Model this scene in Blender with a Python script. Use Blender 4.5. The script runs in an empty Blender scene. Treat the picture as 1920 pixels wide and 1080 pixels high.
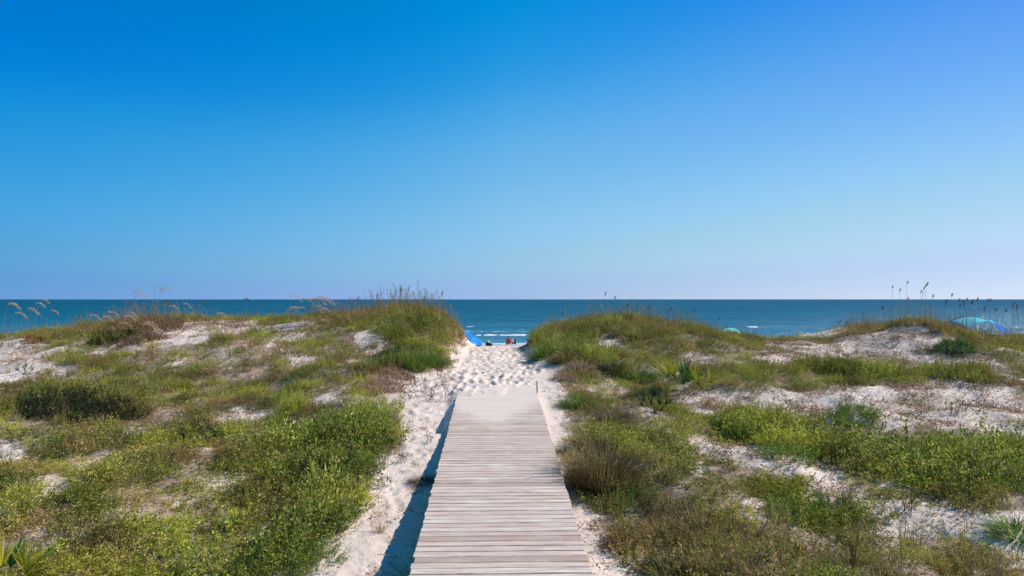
import bpy, bmesh, math, random
import numpy as np
from mathutils import Vector, Matrix, Euler
R = math.radians
S = bpy.context.scene
# ------------------------------------------------------------------ camera
cam_d = bpy.data.cameras.new('camera'); cam = bpy.data.objects.new('camera', cam_d)
S.collection.objects.link(cam); S.camera = cam
cam.location = (0, 0, 3.0); cam.rotation_euler = (R(90), 0, 0)
cam_d.sensor_width = 36; cam_d.lens = 24.0; cam_d.shift_y = 0.0109
cam_d.clip_start = 0.1; cam_d.clip_end = 60000
# ------------------------------------------------------------------ light
SUN_EL, SUN_AZ = R(42), R(78)          # azimuth measured from +Y (the sea) towards +X (right)
W = bpy.data.worlds.new('World'); S.world = W; W.use_nodes = True
nt = W.node_tree; bg = nt.nodes['Background']
sky = nt.nodes.new('ShaderNodeTexSky'); sky.sky_type = 'NISHITA'; sky.sun_disc = False
sky.sun_elevation = SUN_EL; sky.sun_rotation = SUN_AZ
sky.air_density = 1.0; sky.dust_density = 0.0; sky.ozone_density = 8.0; sky.altitude = 4000
# film-like grade of the sky colour (deep saturated blue overhead, pale at the horizon, paler on the sun's side)
BG = 0.11
def _n(k): return nt.nodes.new(k)
sc0 = _n('ShaderNodeVectorMath'); sc0.operation = 'SCALE'; sc0.inputs['Scale'].default_value = BG
cv = _n('ShaderNodeRGBCurve')
for ci, pts in enumerate(([(0, 0), (.060, 0.0), (.068, .010), (.085, .075), (.105, .15), (.195, .285), (.434, .335), (1, .45)],
                          [(0, .0), (.06, .17), (.10, .225), (.125, .255), (.145, .285), (.231, .465), (.392, .56), (.52, .553), (.638, .51), (1, .56)],
                          [(0, .0), (.15, .22), (.25, .42), (.347, .72), (.515, .82), (.716, .835), (.764, .785), (1, .82)])):
    c = cv.mapping.curves[ci]; c.points[0].location = pts[0]; c.points[1].location = pts[-1]
    for p in pts[1:-1]: c.points.new(*p)
    for p in c.points: p.handle_type = 'AUTO_CLAMPED'
cv.mapping.update()
tc = _n('ShaderNodeTexCoord'); sx = _n('ShaderNodeSeparateXYZ')
nt.links.new(tc.outputs['Generated'], sx.inputs[0])
gr = _n('ShaderNodeVectorMath'); gr.operation = 'SCALE'; gr.inputs[0].default_value = (0.98, .56, .19); 
def _m(op, a, b):
    n = _n('ShaderNodeMath'); n.operation = op
    for i, v in enumerate((a, b)):
        if hasattr(v, 'is_linked'): nt.links.new(v, n.inputs[i])
        else: n.inputs[i].default_value = v
    return n.outputs[0]
nt.links.new(_m('ADD', sx.outputs[0], _m('MULTIPLY', _m('MAXIMUM', sx.outputs[0], 0.0), _m('SUBTRACT', 0.35, _m('MULTIPLY', _m('MAXIMUM', sx.outputs[2], 0.0), 4.4)))), gr.inputs['Scale'])
ad = _n('ShaderNodeVectorMath'); ad.operation = 'ADD'; ad.inputs[1].default_value = (1/BG, 1/BG, 1/BG)
s2 = _n('ShaderNodeVectorMath'); s2.operation = 'SCALE'; s2.inputs['Scale'].default_value = 1/BG
nt.links.new(gr.outputs[0], s2.inputs[0]); nt.links.new(s2.outputs[0], ad.inputs[0])
mu = _n('ShaderNodeVectorMath'); mu.operation = 'MULTIPLY'
nt.links.new(sky.outputs[0], sc0.inputs[0]); nt.links.new(sc0.outputs[0], cv.inputs['Color'])
nt.links.new(cv.outputs[0], mu.inputs[0]); nt.links.new(ad.outputs[0], mu.inputs[1])
mr_ = _n('ShaderNodeVectorMath'); mr_.operation = 'MULTIPLY'; cx_ = _n('ShaderNodeCombineXYZ'); cx_.inputs[1].default_value = 1; cx_.inputs[2].default_value = 1
nt.links.new(_m('MAXIMUM', _m('ADD', 1.0, _m('SUBTRACT', _m('MULTIPLY', _m('MULTIPLY', _m('MINIMUM', sx.outputs[0], 0.0), _m('MAXIMUM', sx.outputs[2], 0.0)), 6.0), _m('MULTIPLY', _m('MULTIPLY', _m('MAXIMUM', sx.outputs[0], 0.0), _m('MAXIMUM', sx.outputs[2], 0.0)), 1.1))), 0.0), cx_.inputs[0])
kk = _m('MULTIPLY', _m('MAXIMUM', sx.outputs[0], 0.0), _m('MAXIMUM', sx.outputs[2], 0.0))
kk = _m('MINIMUM', kk, 0.2)
nt.links.new(_m('SUBTRACT', 1.0, _m('MULTIPLY', kk, 1.15)), cx_.inputs[1]); nt.links.new(_m('ADD', 1.0, _m('MULTIPLY', kk, 0.6)), cx_.inputs[2])
nt.links.new(mu.outputs[0], mr_.inputs[0]); nt.links.new(cx_.outputs[0], mr_.inputs[1])
nt.links.new(mr_.outputs[0], bg.inputs[0]); bg.inputs[1].default_value = BG
sd = bpy.data.lights.new('sun', 'SUN'); so = bpy.data.objects.new('sun', sd); S.collection.objects.link(so)
sd.energy = 5.0; sd.angle = R(0.53); sd.color = (1.0, 0.90, 0.77)
sv = Vector((math.sin(SUN_AZ)*math.cos(SUN_EL), math.cos(SUN_AZ)*math.cos(SUN_EL), math.sin(SUN_EL)))
so.rotation_euler = sv.to_track_quat('Z', 'Y').to_euler(); so.location = (30, 10, 30)
S.view_settings.view_transform = 'Standard'; S.view_settings.look = 'None'
S.view_settings.exposure = 0.0; S.view_settings.gamma = 1.0
S.render.engine = 'CYCLES'
# ------------------------------------------------------------------ terrain function (numpy)
def _h(ix, iy, s):
    n = (ix.astype(np.int64)*374761393 + iy.astype(np.int64)*668265263 + s*982451653) & 0xffffffff
    n = ((n ^ (n >> 13))*1274126177) & 0xffffffff
    return ((n ^ (n >> 16)) & 0xffff)/65535.0
def vnoise(x, y, s=0):
    ix = np.floor(x); iy = np.floor(y); fx = x-ix; fy = y-iy
    fx = fx*fx*fx*(fx*(fx*6-15)+10); fy = fy*fy*fy*(fy*(fy*6-15)+10)
    a = _h(ix, iy, s); b = _h(ix+1, iy, s); c = _h(ix, iy+1, s); d = _h(ix+1, iy+1, s)
    return (a*(1-fx)+b*fx)*(1-fy) + (c*(1-fx)+d*fx)*fy
def fbm(x, y, s=0, o=4):
    v = 0; a = .5; t = 0
    for k in range(o):
        v = v + a*vnoise(x*2**k+17.3*k, y*2**k-9.1*k, s+k*7); t += a; a *= .5
    return v/t
def sst(a, b, v):
    t = np.clip((v-a)/(b-a), 0, 1); return t*t*(3-2*t)
def deckz(y): return 0.066*(y-7.4)
def deckx(y): return -0.12-0.025*(y-7.4)
CREST = [(-60,1.5),(-32,1.7),(-26,1.5),(-20.2,1.33),(-19,1.42),(-18.1,1.5),(-16.4,1.75),(-14.8,2.05),(-13.5,2.18),(-11.8,2.18),(-10.1,2.11),(-8.4,2.05),
 (-6.75,2.05),(-5.5,2.22),(-4.2,2.36),(-2.95,2.28),(-2.35,1.75),(-1.95,1.25),(-1.65,.97),(.5,.97),(.85,1.25),(1.5,1.7),(2.3,1.92),(3.6,2.1),(5.1,2.05),
 (7.0,1.86),(8.0,1.52),(10.1,1.33),(12.2,1.35),(13.5,1.65),(15.2,1.97),(16.5,1.92),(17.7,1.7),(19.8,1.45),(21,1.35),(26,1.5),(33,1.8),(60,1.5)]
OFFL = [(-20,.7),(5,.6),(7,.56),(9,.48),(11,.34),(12.6,.2),(13.75,.12),(13.86,.36),(15,.27),(16.6,.12),(17.7,.03),(18.3,-.02),(19,-.04),(60,-.04)]
OFFR = [(-20,.6),(7,.42),(10,.3),(13,.2),(16,.12),(17.9,.05),(18.5,-.02),(19,-.04),(60,-.04)]
def height(x, y, fine=True):
    x = np.asarray(x, float); y = np.asarray(y, float)
    side = x-deckx(y)
    off = np.where(side < 0, np.interp(y, *zip(*OFFL)), np.interp(y, *zip(*OFFR)))
    yb = np.minimum(y, 26.0); near = deckz(yb)-off
    ye = 16.9+2.4*(vnoise(side*1.9+5, side*0, 58)-.5)+.45*side+.45*(vnoise(side*6, side*0+3, 57)-.5)    # sand drifted over the end of the deck
    drift = deckz(y)+np.minimum((y-ye)*.035, .022)
    near = np.where((np.abs(side) < 1.25) & (y > 14.5) & (y < 19.5), np.maximum(near, drift*sst(1.25, .95, np.abs(side))+near*(1-sst(1.25, .95, np.abs(side)))), near)
    w = sst(3.2, 1.2, np.abs(side))                        # 1 beside and under the deck
    und = (fbm(x*.28+3, y*.28, 5, 3)-.5)*.75 + (fbm(x*1.1, y*1.1, 9, 3)-.5)*.20
    base = deckz(yb)-np.interp(y, [-20, 7, 14, 20], [.55, .38, .15, 0])
    natural = base + und*sst(1.1, 3.5, np.abs(side))
    zc = np.interp(x, *zip(*CREST))
    zp = deckz(26.0)
    rise = (zc-zp)*sst(17.5, 26.3, y + .9*(fbm(x*.2, y*.1+4, 3, 2)-.5)*4)
    rise = rise*np.maximum(sst(1.3, 2.0, np.abs(side)), sst(18.8, 20.8, y))
    low = near*w + natural*(1-w)
    gapf = sst(1.0, 2.2, np.abs(side))
    land = low + rise*np.where(y > 17, 1, sst(12, 17, y))
    beach = np.interp(y, [20, 42, 90, 130, 400], [-.2, -.3, -3.05, -5, -9])
    fall = sst(27.6, 43, y)
    z = land*(1-fall) + (beach + (fbm(x*.15, y*.15, 31, 2)-.5)*.35*sst(90, 60, y))*fall
    if fine:
        z = z + (fbm(x*5, y*5, 21, 3)-.5)*.035*np.where(np.abs(side) < 1.06, np.where(y < 17.5, 0, .3), 1)
    return z
SAND = [
  [(-2.36,8.38),(-2.32,7.06),(-1.23,7.16),(-1.32,8.48),(-1.25,14.52),(-1.39,18.1),(-1.86,25.88),(-2.1,24.02),(-1.91,20.72),(-2.43,19.46),(-3.11,19.14),(-3.7,18.22),(-2.95,16.78),(-2.52,14.82),(-2.25,12.42),(-2.18,10.74),(-2.27,9.36)],
  [(-1.99,25.0),(0.8,25.58),(0.9,22.06),(1.34,20.22),(1.39,18.14),(1.17,16.26),(1.3,14.46),(1.24,12.68),(0.98,11.2),(1.2,10.24),(1.57,9.32),(1.63,8.2),(1.51,6.92),(0.76,6.92),(0.97,8.2),(0.61,18.22),(-1.41,18.1)],
  [(9.03,25.68),(12.37,26.4),(13.42,26.02),(14.5,25.78),(14.88,24.42),(14.98,22.82),(15.21,21.4),(13.99,19.46),(13.36,21.38),(12.87,22.26),(10.68,21.36),(8.91,21.12),(7.9,21.08)],
  [(3.96,17.8),(6.13,17.84),(8.31,17.72),(9.58,18.04),(11.3,18.08),(12.84,16.86),(10.37,13.62),(10.14,14.42),(9.2,14.36),(8.68,14.62),(7.94,13.92),(7.34,15.66),(6.49,15.38),(6.13,16.34),(4.92,16.58),(4.85,15.14),(4.06,16.24)],
  [(3.51,13.62),(4.66,13.56),(5.31,12.14),(5.67,11.9),(5.59,10.84),(5.8,10.04),(6.72,9.66),(7.07,9.24),(6.43,8.4),(5.96,9.08),(5.21,9.26),(5.11,9.62),(5.19,10.38),(5.06,11.16),(4.08,11.86),(3.41,12.84)],
  [(5.84,21.98),(6.21,20.92),(5.85,19.82),(5.51,20.04)],
  [(3.02,24.16),(3.95,23.54),(3.88,22.56),(3.0,22.6)],
  [(3.83,20.44),(4.3,20.22),(4.22,19.58),(3.86,19.9)],
  [(-19.06,24.64),(-16.66,23.7),(-15.2,22.62),(-13.43,20.08),(-13.68,19.46),(-14.29,18.48)],
  [(-13.52,19.84),(-12.78,19.66),(-11.93,18.44),(-12.61,18.72)],
  [(-12.79,24.8),(-12.97,26.78),(-10.98,26.52),(-9.49,25.64),(-9.11,24.3),(-9.47,21.64),(-10.17,21.34),(-11.12,21.56),(-11.29,20.7),(-12.1,20.38),(-13.47,22.04),(-12.47,22.48)],
  [(-9.36,25.5),(-7.06,25.1),(-7.49,23.98),(-8.84,23.88)],
  [(-5.56,22.24),(-4.89,23.18),(-4.41,21.86),(-4.45,20.94),(-5.34,21.5)],
  [(-7.26,21.62),(-6.43,21.12),(-6.01,19.84),(-6.51,19.56)],
  [(-6.89,15.52),(-6.45,16.18),(-5.74,16.54),(-5.5,15.52),(-6.19,14.96)],
  [(-4.76,16.54),(-4.72,17.66),(-4.29,18.02),(-3.98,16.44),(-4.37,16.08)],
  [(-10.6,13.7),(-9.72,13.38),(-8.95,12.4),(-9.42,12.18)],
  [(-7.88,11.44),(-6.94,10.94),(-6.5,10.4),(-7.03,10.34)],
  [(-7.63,9.86),(-7.12,9.78),(-6.64,9.08),(-7.02,9.08)],
  [(-8.58,14.8),(-8.02,14.66),(-7.81,14.08),(-8.25,14.18)],
  [(3.83,10.22),(4.09,10.06),(3.75,9.4),(3.54,9.64)],
  [(-3.97,9.6),(-3.79,9.6),(-3.69,9.36),(-3.9,9.34)],
  [(4.72,11.18),(5.04,10.76),(4.9,10.28),(4.57,10.44)],
]
DRY = [
  [(-4.81,19.24),(-3.22,19.84),(-2.76,18.62),(-2.93,17.42),(-3.41,16.78),(-4.26,18.18)],
  [(1.34,21.46),(2.7,21.64),(2.78,19.8),(2.11,19.32),(1.4,19.98)],
  [(1.59,11.3),(2.93,10.14),(3.25,9.04),(2.82,7.52),(1.67,7.94),(1.43,9.66)],
  [(3.13,9.1),(4.49,9.58),(5.47,9.22),(6.33,8.62),(5.82,7.6),(1.68,7.4),(2.76,8.42)],
  [(-9.88,16.22),(-7.95,16.16),(-7.22,14.44),(-8.51,14.34)],
  [(-6.01,10.12),(-5.41,10.04),(-5.1,9.32),(-5.62,9.34)],
  [(-8.3,22.14),(-6.82,21.82),(-6.73,18.74),(-7.78,19.14)],
  [(-14.09,20.04),(-12.39,18.66),(-10.93,15.54),(-12.88,17.18)],
  [(1.12,13.0),(1.58,12.68),(1.49,10.62),(1.1,10.86)],
]
BUSHY = [
  [(-4.73,15.14),(-4.1,16.4),(-3.27,16.12),(-2.66,15.16),(-2.28,12.42),(-2.27,11.16),(-2.31,9.52),(-2.39,8.26),(-3.15,8.4),(-3.65,10.62),(-4.46,12.4)],
  [(-4.86,23.04),(-4.03,25.82),(-2.8,27.6),(-2.15,23.96),(-1.95,20.84),(-3.07,19.62),(-4.2,20.66)],
  [(0.54,27.6),(1.72,27.6),(3.73,26.52),(4.35,23.22),(3.57,20.76),(1.61,20.6),(0.8,22.88)],
  [(-12.74,18.12),(-11.43,18.06),(-9.87,17.3),(-8.57,15.24),(-9.4,14.32),(-10.56,15.02)],
  [(4.59,15.88),(5.69,15.84),(6.61,14.1),(7.68,12.94),(9.74,12.72),(7.72,10.08),(6.14,10.62),(5.75,11.88),(4.65,12.94)],
  [(7.99,19.68),(12.5,21.62),(13.34,18.76),(12.53,17.06),(10.7,18.5),(7.68,18.2)],
  [(4.18,11.62),(4.91,11.22),(5.08,9.86),(4.67,9.34),(3.64,9.52)],
]
AT = {
  'palmetto_big': (4.51, 17.86),
  'palmetto_dark': (3.18, 15.18),
  'palmetto_corner': (-5.99, 7.92),
  'yucca_left': (-13.87, 19.44),
  'palmetto_mini': (-6.34, 9.9),
  'tus_brown_big': (1.44, 10.96),
  'tus_brown_up': (1.49, 12.92),
  'tus_green_deck': (1.58, 16.18),
  'tus_dark_far': (2.95, 19.9),
  'tus_dark_far2': (3.68, 19.48),
  'tus_purple': (2.22, 14.96),
  'tus_small_deck': (0.97, 12.68),
  'tus_corner': (6.64, 9.0),
  'tus_dead_twig': (2.18, 9.8),
  'tus_gold_tall': (2.56, 9.12),
  'tus_low_red': (1.42, 8.86),
  'tus_dark_low': (1.87, 8.24),
  'tus_shadow_left': (-1.49, 11.36),
  'tus_brown_mid': (4.04, 8.08),
  'tus_slope': (13.78, 22.76),
  'tus_slope2': (14.43, 22.26),
  'tus_gap1': (-2.86, 19.76),
  'tus_gap2': (-2.36, 20.4),
  'tus_gap3': (-3.45, 20.52),
  'tus_gap4': (-3.93, 19.34),
  'tus_gapr': (1.05, 22.44),
  'tus_gapr2': (1.63, 20.84),
  'tus_right_tall': (1.96, 8.98),
  'tus_small_sand': (4.72, 11.18),
  'sh_dark': (-10.24, 15.6),
  'sh_dark2': (-9.11, 15.24),
  'sh_a': (-3.37, 14.64),
  'sh_b': (-3.93, 14.38),
  'sh_c': (-2.77, 11.62),
  'sh_d': (-3.25, 11.54),
  'sh_e': (-2.58, 9.72),
  'sh_f': (-2.93, 9.38),
  'sh_g': (-2.49, 8.62),
  'sh_h': (-6.43, 14.08),
  'sh_r1': (1.81, 10.1),
  'sh_r2': (4.72, 14.06),
  'sh_r3': (7.49, 14.98),
  'sh_r4': (4.93, 12.14),
  'sh_r5': (6.98, 11.46),
  'sh_r6': (4.06, 9.8),
  'sh_r7': (5.46, 19.42),
  'sh_r8': (4.76, 9.98),
  'sh_r9': (7.64, 10.86),
  'sh_orange': (-16.55, 23.8),
  'sh_shade': (14.6, 22.52),
  'sh_r10': (1.39, 9.34),
  'sh_dl': (-11.92, 21.96),
  'sh_dl2': (-13.35, 22.94),
  'sh_dl3': (-12.43, 24.1),
  'weed1': (-2.26, 17.52),
  'weed2': (-1.97, 17.04),
  'weed3': (-1.59, 16.72),
  'weed4': (-2.03, 18.82),
  'weed5': (-2.62, 18.12),
  'weed6': (10.13, 15.26),
  'weed7': (9.75, 15.04),
  'weed8': (-5.2, 22.2),
  'weed9': (-1.6, 13.22),
  'weed10': (-1.95, 12.18),
  'weed11': (5.68, 9.82),
  'mat_left': (-3.49, 17.52),
  'mat_left2': (-3.15, 18.76),
  'mat_right': (1.96, 19.64),
  'mat_right2': (1.5, 18.78),
  'stake': (0.64, 17.16),
  'driftwood': (0.65, 26.18),
  'oatL1': (-17.4, 23.32),
  'oatL2': (-17.0, 23.2),
  'oatL3': (-16.23, 22.78),
  'oatL4': (-15.99, 22.94),
  'oatL5': (-16.35, 22.62),
  'oatM1': (-14.52, 23.08),
  'oatM2': (-13.6, 22.6),
  'oatM3': (-13.13, 22.26),
  'oatM4': (-12.8, 22.6),
  'oatM5': (-11.51, 21.1),
  'oatM6': (-11.53, 21.86),
  'oatM7': (-14.1, 25.06),
  'oatM8': (-14.52, 27.74),
  'oatM9': (-14.43, 28.2),
  'oatM10': (-13.27, 26.74),
  'oatN1': (-11.68, 25.86),
  'oatN2': (-11.14, 25.84),
  'oatN3': (-9.95, 25.32),
  'oatC1': (-7.6, 24.44),
  'oatC2': (-7.34, 24.58),
  'oatC3': (-7.07, 24.46),
  'oatC4': (-6.84, 24.6),
  'oatG1': (-5.7, 24.98),
  'oatG2': (-5.01, 25.14),
  'oatG3': (-4.07, 24.58),
  'oatG4': (-3.39, 25.52),
  'oatG5': (-2.82, 26.18),
  'oatR1': (1.93, 26.04),
  'oatR2': (3.51, 26.46),
  'oatR3': (3.72, 26.44),
  'oatR4': (4.32, 26.06),
  'oatR5': (4.94, 25.82),
  'oatR6': (5.84, 26.24),
  'oatR7': (6.68, 25.14),
  'oatR8': (8.25, 27.78),
  'oatS1': (13.61, 28.1),
  'oatS2': (15.02, 27.66),
  'oatS3': (14.52, 25.46),
  'oatS4': (14.6, 25.26),
  'oatS5': (14.71, 25.1),
  'oatS6': (14.84, 24.92),
  'oatS7': (14.99, 24.82),
  'oatS8': (15.26, 24.72),
  'oatS9': (15.37, 24.44),
  'oatS10': (15.58, 24.32),
  'oatS11': (16.16, 24.34),
  'oatS12': (16.45, 24.2),
  'oatS13': (17.55, 25.1),
  'oatS14': (19.93, 27.88),
  'oatS15': (20.21, 27.72),
  'oatS16': (20.07, 26.98),
  'oatS17': (17.35, 25.1),
  'oatS18': (16.03, 24.52),
}
# ------------------------------------------------------------------ helpers
def C3(h):
    h = h.lstrip('#'); v = [int(h[i:i+2], 16)/255 for i in (0, 2, 4)]
    return tuple(c/12.92 if c <= .04045 else ((c+.055)/1.055)**2.4 for c in v)+(1,)
def mat(name, base=(.5, .5, .5, 1), rough=.7, spec=.3):
    m = bpy.data.materials.new(name); m.use_nodes = True
    b = m.node_tree.nodes['Principled BSDF']; b.inputs['Base Color'].default_value = base
    b.inputs['Roughness'].default_value = rough; b.inputs['Specular IOR Level'].default_value = spec
    return m, m.node_tree, b
def N(t, kind, **kw):
    n = t.nodes.new(kind)
    for k, v in kw.items():
        if k in n.inputs.keys() if isinstance(k, str) else False: n.inputs[k].default_value = v
        else: setattr(n, k, v)
    return n
def noise(t, vec, scale, detail=4, rough=.55):
    n = t.nodes.new('ShaderNodeTexNoise'); n.inputs['Scale'].default_value = scale
    n.inputs['Detail'].default_value = detail; n.inputs['Roughness'].default_value = rough
    if vec is not None: t.links.new(vec, n.inputs['Vector'])
    return n.outputs['Fac']
def ramp(t, fac, stops):
    r = t.nodes.new('ShaderNodeValToRGB'); e = r.color_ramp.elements
    e[0].position, e[0].color = stops[0]; e[1].position, e[1].color = stops[-1]
    for p, c in stops[1:-1]:
        q = e.new(p); q.color = c
    t.links.new(fac, r.inputs[0]); return r.outputs[0]
def mix(t, f, a, b, mode='MIX'):
    m = t.nodes.new('ShaderNodeMix'); m.data_type = 'RGBA'; m.blend_type = mode
    for sock, v in ((m.inputs[0], f), (m.inputs[6], a), (m.inputs[7], b)):
        if hasattr(v, 'is_linked'): t.links.new(v, sock)
        else: sock.default_value = v
    return m.outputs[2]
def math_(t, op, a, b=0.0, c=None):
    m = t.nodes.new('ShaderNodeMath'); m.operation = op
    for i, v in enumerate((a, b, c)):
        if v is None: continue
        if hasattr(v, 'is_linked'): t.links.new(v, m.inputs[i])
        else: m.inputs[i].default_value = v
    return m.outputs[0]
def objco(t): return t.nodes.new('ShaderNodeTexCoord').outputs['Object']
def mapping(t, vec, sc):
    m = t.nodes.new('ShaderNodeMapping'); m.inputs['Scale'].default_value = sc; t.links.new(vec, m.inputs[0]); return m.outputs[0]
def bump(t, b, h, strength, dist):
    n = t.nodes.new('ShaderNodeBump'); n.inputs['Strength'].default_value = strength; n.inputs['Distance'].default_value = dist
    t.links.new(h, n.inputs['Height']); t.links.new(n.outputs[0], b.inputs['Normal']); return n
def attr(t, name, typ='GEOMETRY'):
    a = t.nodes.new('ShaderNodeAttribute'); a.attribute_name = name; a.attribute_type = typ; return a
G = 1e-9
def link(o, parent=None):
    S.collection.objects.link(o)
    if parent is not None: o.parent = parent
    return o
def meshdata(name, v, f, m=None, smooth=False):
    me = bpy.data.meshes.new(name); v = np.asarray(v, float)
    me.from_pydata(v.tolist(), [], [tuple(map(int, q)) for q in f]); 
    if m: me.materials.append(m)
    if smooth: me.polygons.foreach_set('use_smooth', [True]*len(me.polygons))
    me.update(); return me
def quadmesh(name, v, q, m=None, smooth=False):
    """fast all-quad mesh from arrays"""
    me = bpy.data.meshes.new(name); v = np.asarray(v, np.float32); q = np.asarray(q, np.int32)
    me.vertices.add(len(v)); me.vertices.foreach_set('co', v.ravel())
    me.loops.add(q.size); me.loops.foreach_set('vertex_index', q.ravel())
    me.polygons.add(len(q)); me.polygons.foreach_set('loop_start', np.arange(len(q), dtype=np.int32)*4)
    if m: me.materials.append(m)
    me.update(calc_edges=True)
    if smooth: me.polygons.foreach_set('use_smooth', np.ones(len(q), bool))
    me.validate(); return me
def tag(o, label=None, cat=None, group=None, kind=None):
    if label: o['label'] = label
    if cat: o['category'] = cat
    if group: o['group'] = group
    if kind: o['kind'] = kind
    return o
def empty(name, loc, rz=0):
    o = bpy.data.objects.new(name, None); o.location = loc; o.rotation_euler = (0, 0, rz); o.empty_display_size = .1
    return link(o)
def inpoly(x, y, poly):
    c = np.zeros(x.shape, bool); n = len(poly)
    for i in range(n):
        x1, y1 = poly[i]; x2, y2 = poly[(i+1) % n]
        if y1 == y2: continue
        k = (y1 > y) != (y2 > y)
        c ^= k & (x < (x2-x1)*(y-y1)/(y2-y1)+x1)
    return c
def inany(x, y, polys, jit=.35, seed=1):
    xx = x+(fbm(x*.9, y*.9, seed, 3)-.5)*2*jit*1.6; yy = y+(fbm(x*.9+40, y*.9, seed+3, 3)-.5)*2*jit*1.6
    xx = xx+(vnoise(x*4, y*4, seed+9)-.5)*.25; yy = yy+(vnoise(x*4+9, y*4, seed+11)-.5)*.25
    r = np.zeros(np.shape(x), bool)
    for p in polys: r |= inpoly(xx, yy, p)
    return r
def ground(x, y): return float(height(np.array([x]), np.array([y]), False)[0])

# ------------------------------------------------------------------ materials
def sand_material():
    m, t, b = mat('sand', rough=.9, spec=.15); p = objco(t)
    c = ramp(t, noise(t, p, .7, 5), [(.3, C3('dacbc0')), (.7, C3('ecded3'))])
    c = mix(t, math_(t, 'MULTIPLY', ramp(t, noise(t, p, 9, 6, .7), [(.45, (0,0,0,1)), (.75, (1,1,1,1))]), .45), c, C3('b8a294'))
    sp = ramp(t, noise(t, p, 45, 3, .6), [(.55, (0,0,0,1)), (.66, (1,1,1,1))])
    c = mix(t, math_(t, 'MULTIPLY', math_(t, 'MULTIPLY', sp, attr(t, 'litter').outputs['Fac']), .9), c, C3('6a5444'))
    c = mix(t, math_(t, 'MULTIPLY', attr(t, 'veg').outputs['Fac'], .75), c, C3('8a755f'))
    wet = attr(t, 'wet').outputs['Fac']; c = mix(t, wet, c, C3('a8998a'))
    t.links.new(c, b.inputs['Base Color'])
    h = math_(t, 'ADD', math_(t, 'MULTIPLY', noise(t, p, 7, 6, .6), .8), math_(t, 'MULTIPLY', noise(t, p, 40, 4, .6), .2))
    bump(t, b, h, .7, .06); return m
def leaf_material(name, greens, var=.25, trans=.35, rough=.45, inst=True):
    m, t, b = mat(name, rough=rough, spec=.22)
    out = t.nodes['Material Output']
    isl = t.nodes.new('ShaderNodeNewGeometry').outputs['Random Per Island']
    c = ramp(t, isl, greens)
    if inst:
        a = attr(t, 'tint', 'INSTANCER')
        # tint.r brightness, tint.g dryness, tint.b yellowing
        s = t.nodes.new('ShaderNodeSeparateColor'); t.links.new(a.outputs['Color'], s.inputs[0])
        c = mix(t, s.outputs[2], c, C3('a8a83a')); c = mix(t, s.outputs[1], c, C3('a0825c'))
        br = t.nodes.new('ShaderNodeVectorMath'); br.operation = 'SCALE'; t.links.new(c, br.inputs[0])
        t.links.new(math_(t, 'MULTIPLY', s.outputs[0], 2.6), br.inputs['Scale']); c = br.outputs[0]
    t.links.new(c, b.inputs['Base Color'])
    tr = t.nodes.new('ShaderNodeBsdfTranslucent'); t.links.new(c, tr.inputs[0])
    mx = t.nodes.new('ShaderNodeMixShader'); mx.inputs[0].default_value = trans
    t.links.new(b.outputs[0], mx.inputs[1]); t.links.new(tr.outputs[0], mx.inputs[2]); t.links.new(mx.outputs[0], out.inputs[0])
    return m
def plain(name, c1, c2, sc=8, rough=.7, spec=.3):
    m, t, b = mat(name, rough=rough, spec=spec)
    t.links.new(ramp(t, noise(t, objco(t), sc), [(.3, C3(c1)), (.7, C3(c2))]), b.inputs['Base Color']); return m
M = {}
M['sand'] = sand_material()
M['cover'] = leaf_material('leafy_cover', [(0, C3('2c3614')), (.12, C3('48581e')), (.35, C3('6a802a')), (.62, C3('8a9838')), (.82, C3('a8ac4c')), (.9, C3('b39c6c')), (1, C3('f0e4ba'))])
M['shrub'] = leaf_material('bright_leaves', [(0, C3('47601c')), (.45, C3('6c9030')), (.85, C3('90ac3c')), (1, C3('d0cc80'))], inst=False)
M['shrub_green'] = leaf_material('green_leaves', [(0, C3('365426')), (.5, C3('4f7a34')), (1, C3('7ca04c'))], inst=False)
M['shrub_olive'] = leaf_material('olive_leaves', [(0, C3('565226')), (.5, C3('80843a')), (.9, C3('a89c50')), (1, C3('dccc98'))], inst=False)
M['shrub_dark'] = leaf_material('dark_leaves', [(0, C3('161f12')), (.5, C3('25331b')), (1, C3('3e4c28'))], trans=.15, inst=False)
M['shrub_brown'] = leaf_material('brown_leaves', [(0, C3('4f3c30')), (.5, C3('80664e')), (1, C3('b89c78'))], trans=.2, inst=False)
M['orange'] = leaf_material('orange_leaves', [(0, C3('8a5a34')), (.5, C3('a87848')), (1, C3('cba878'))], trans=.2, inst=False)
M['grass'] = leaf_material('dune_grass_blades', [(0, C3('4a4426')), (.4, C3('7a7a3c')), (.75, C3('988a58')), (.92, C3('b8a078')), (1, C3('dcc8a0'))], rough=.55)
M['litter'] = leaf_material('dead_litter', [(0, C3('584238')), (.5, C3('8a6e5c')), (1, C3('c4ab92'))], trans=.1, rough=.8)
M['g_green'] = leaf_material('green_blades', [(0, C3('3a5c1f')), (.5, C3('5c8830')), (.9, C3('86a042')), (1, C3('c4b878'))], inst=False)
M['g_dark'] = leaf_material('dark_blades', [(0, C3('26361c')), (.6, C3('3d4f26')), (1, C3('5f6836'))], inst=False)
M['g_brown'] = leaf_material('brown_blades', [(0, C3('3c3020')), (.5, C3('6d5a38')), (.85, C3('94804e')), (1, C3('c8b484'))], inst=False)
M['g_purple'] = leaf_material('purple_brown_blades', [(0, C3('4c3d38')), (.5, C3('6e5b50')), (1, C3('91806a'))], inst=False)
M['g_gold'] = leaf_material('gold_blades', [(0, C3('6a5c30')), (.5, C3('8a7c45')), (1, C3('b5a478'))], inst=False)
M['oat'] = leaf_material('tan_seed_heads', [(0, C3('c09c80')), (.5, C3('e0c0a0')), (1, C3('f4e0c6'))], trans=.4, rough=.7, inst=False)
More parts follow.
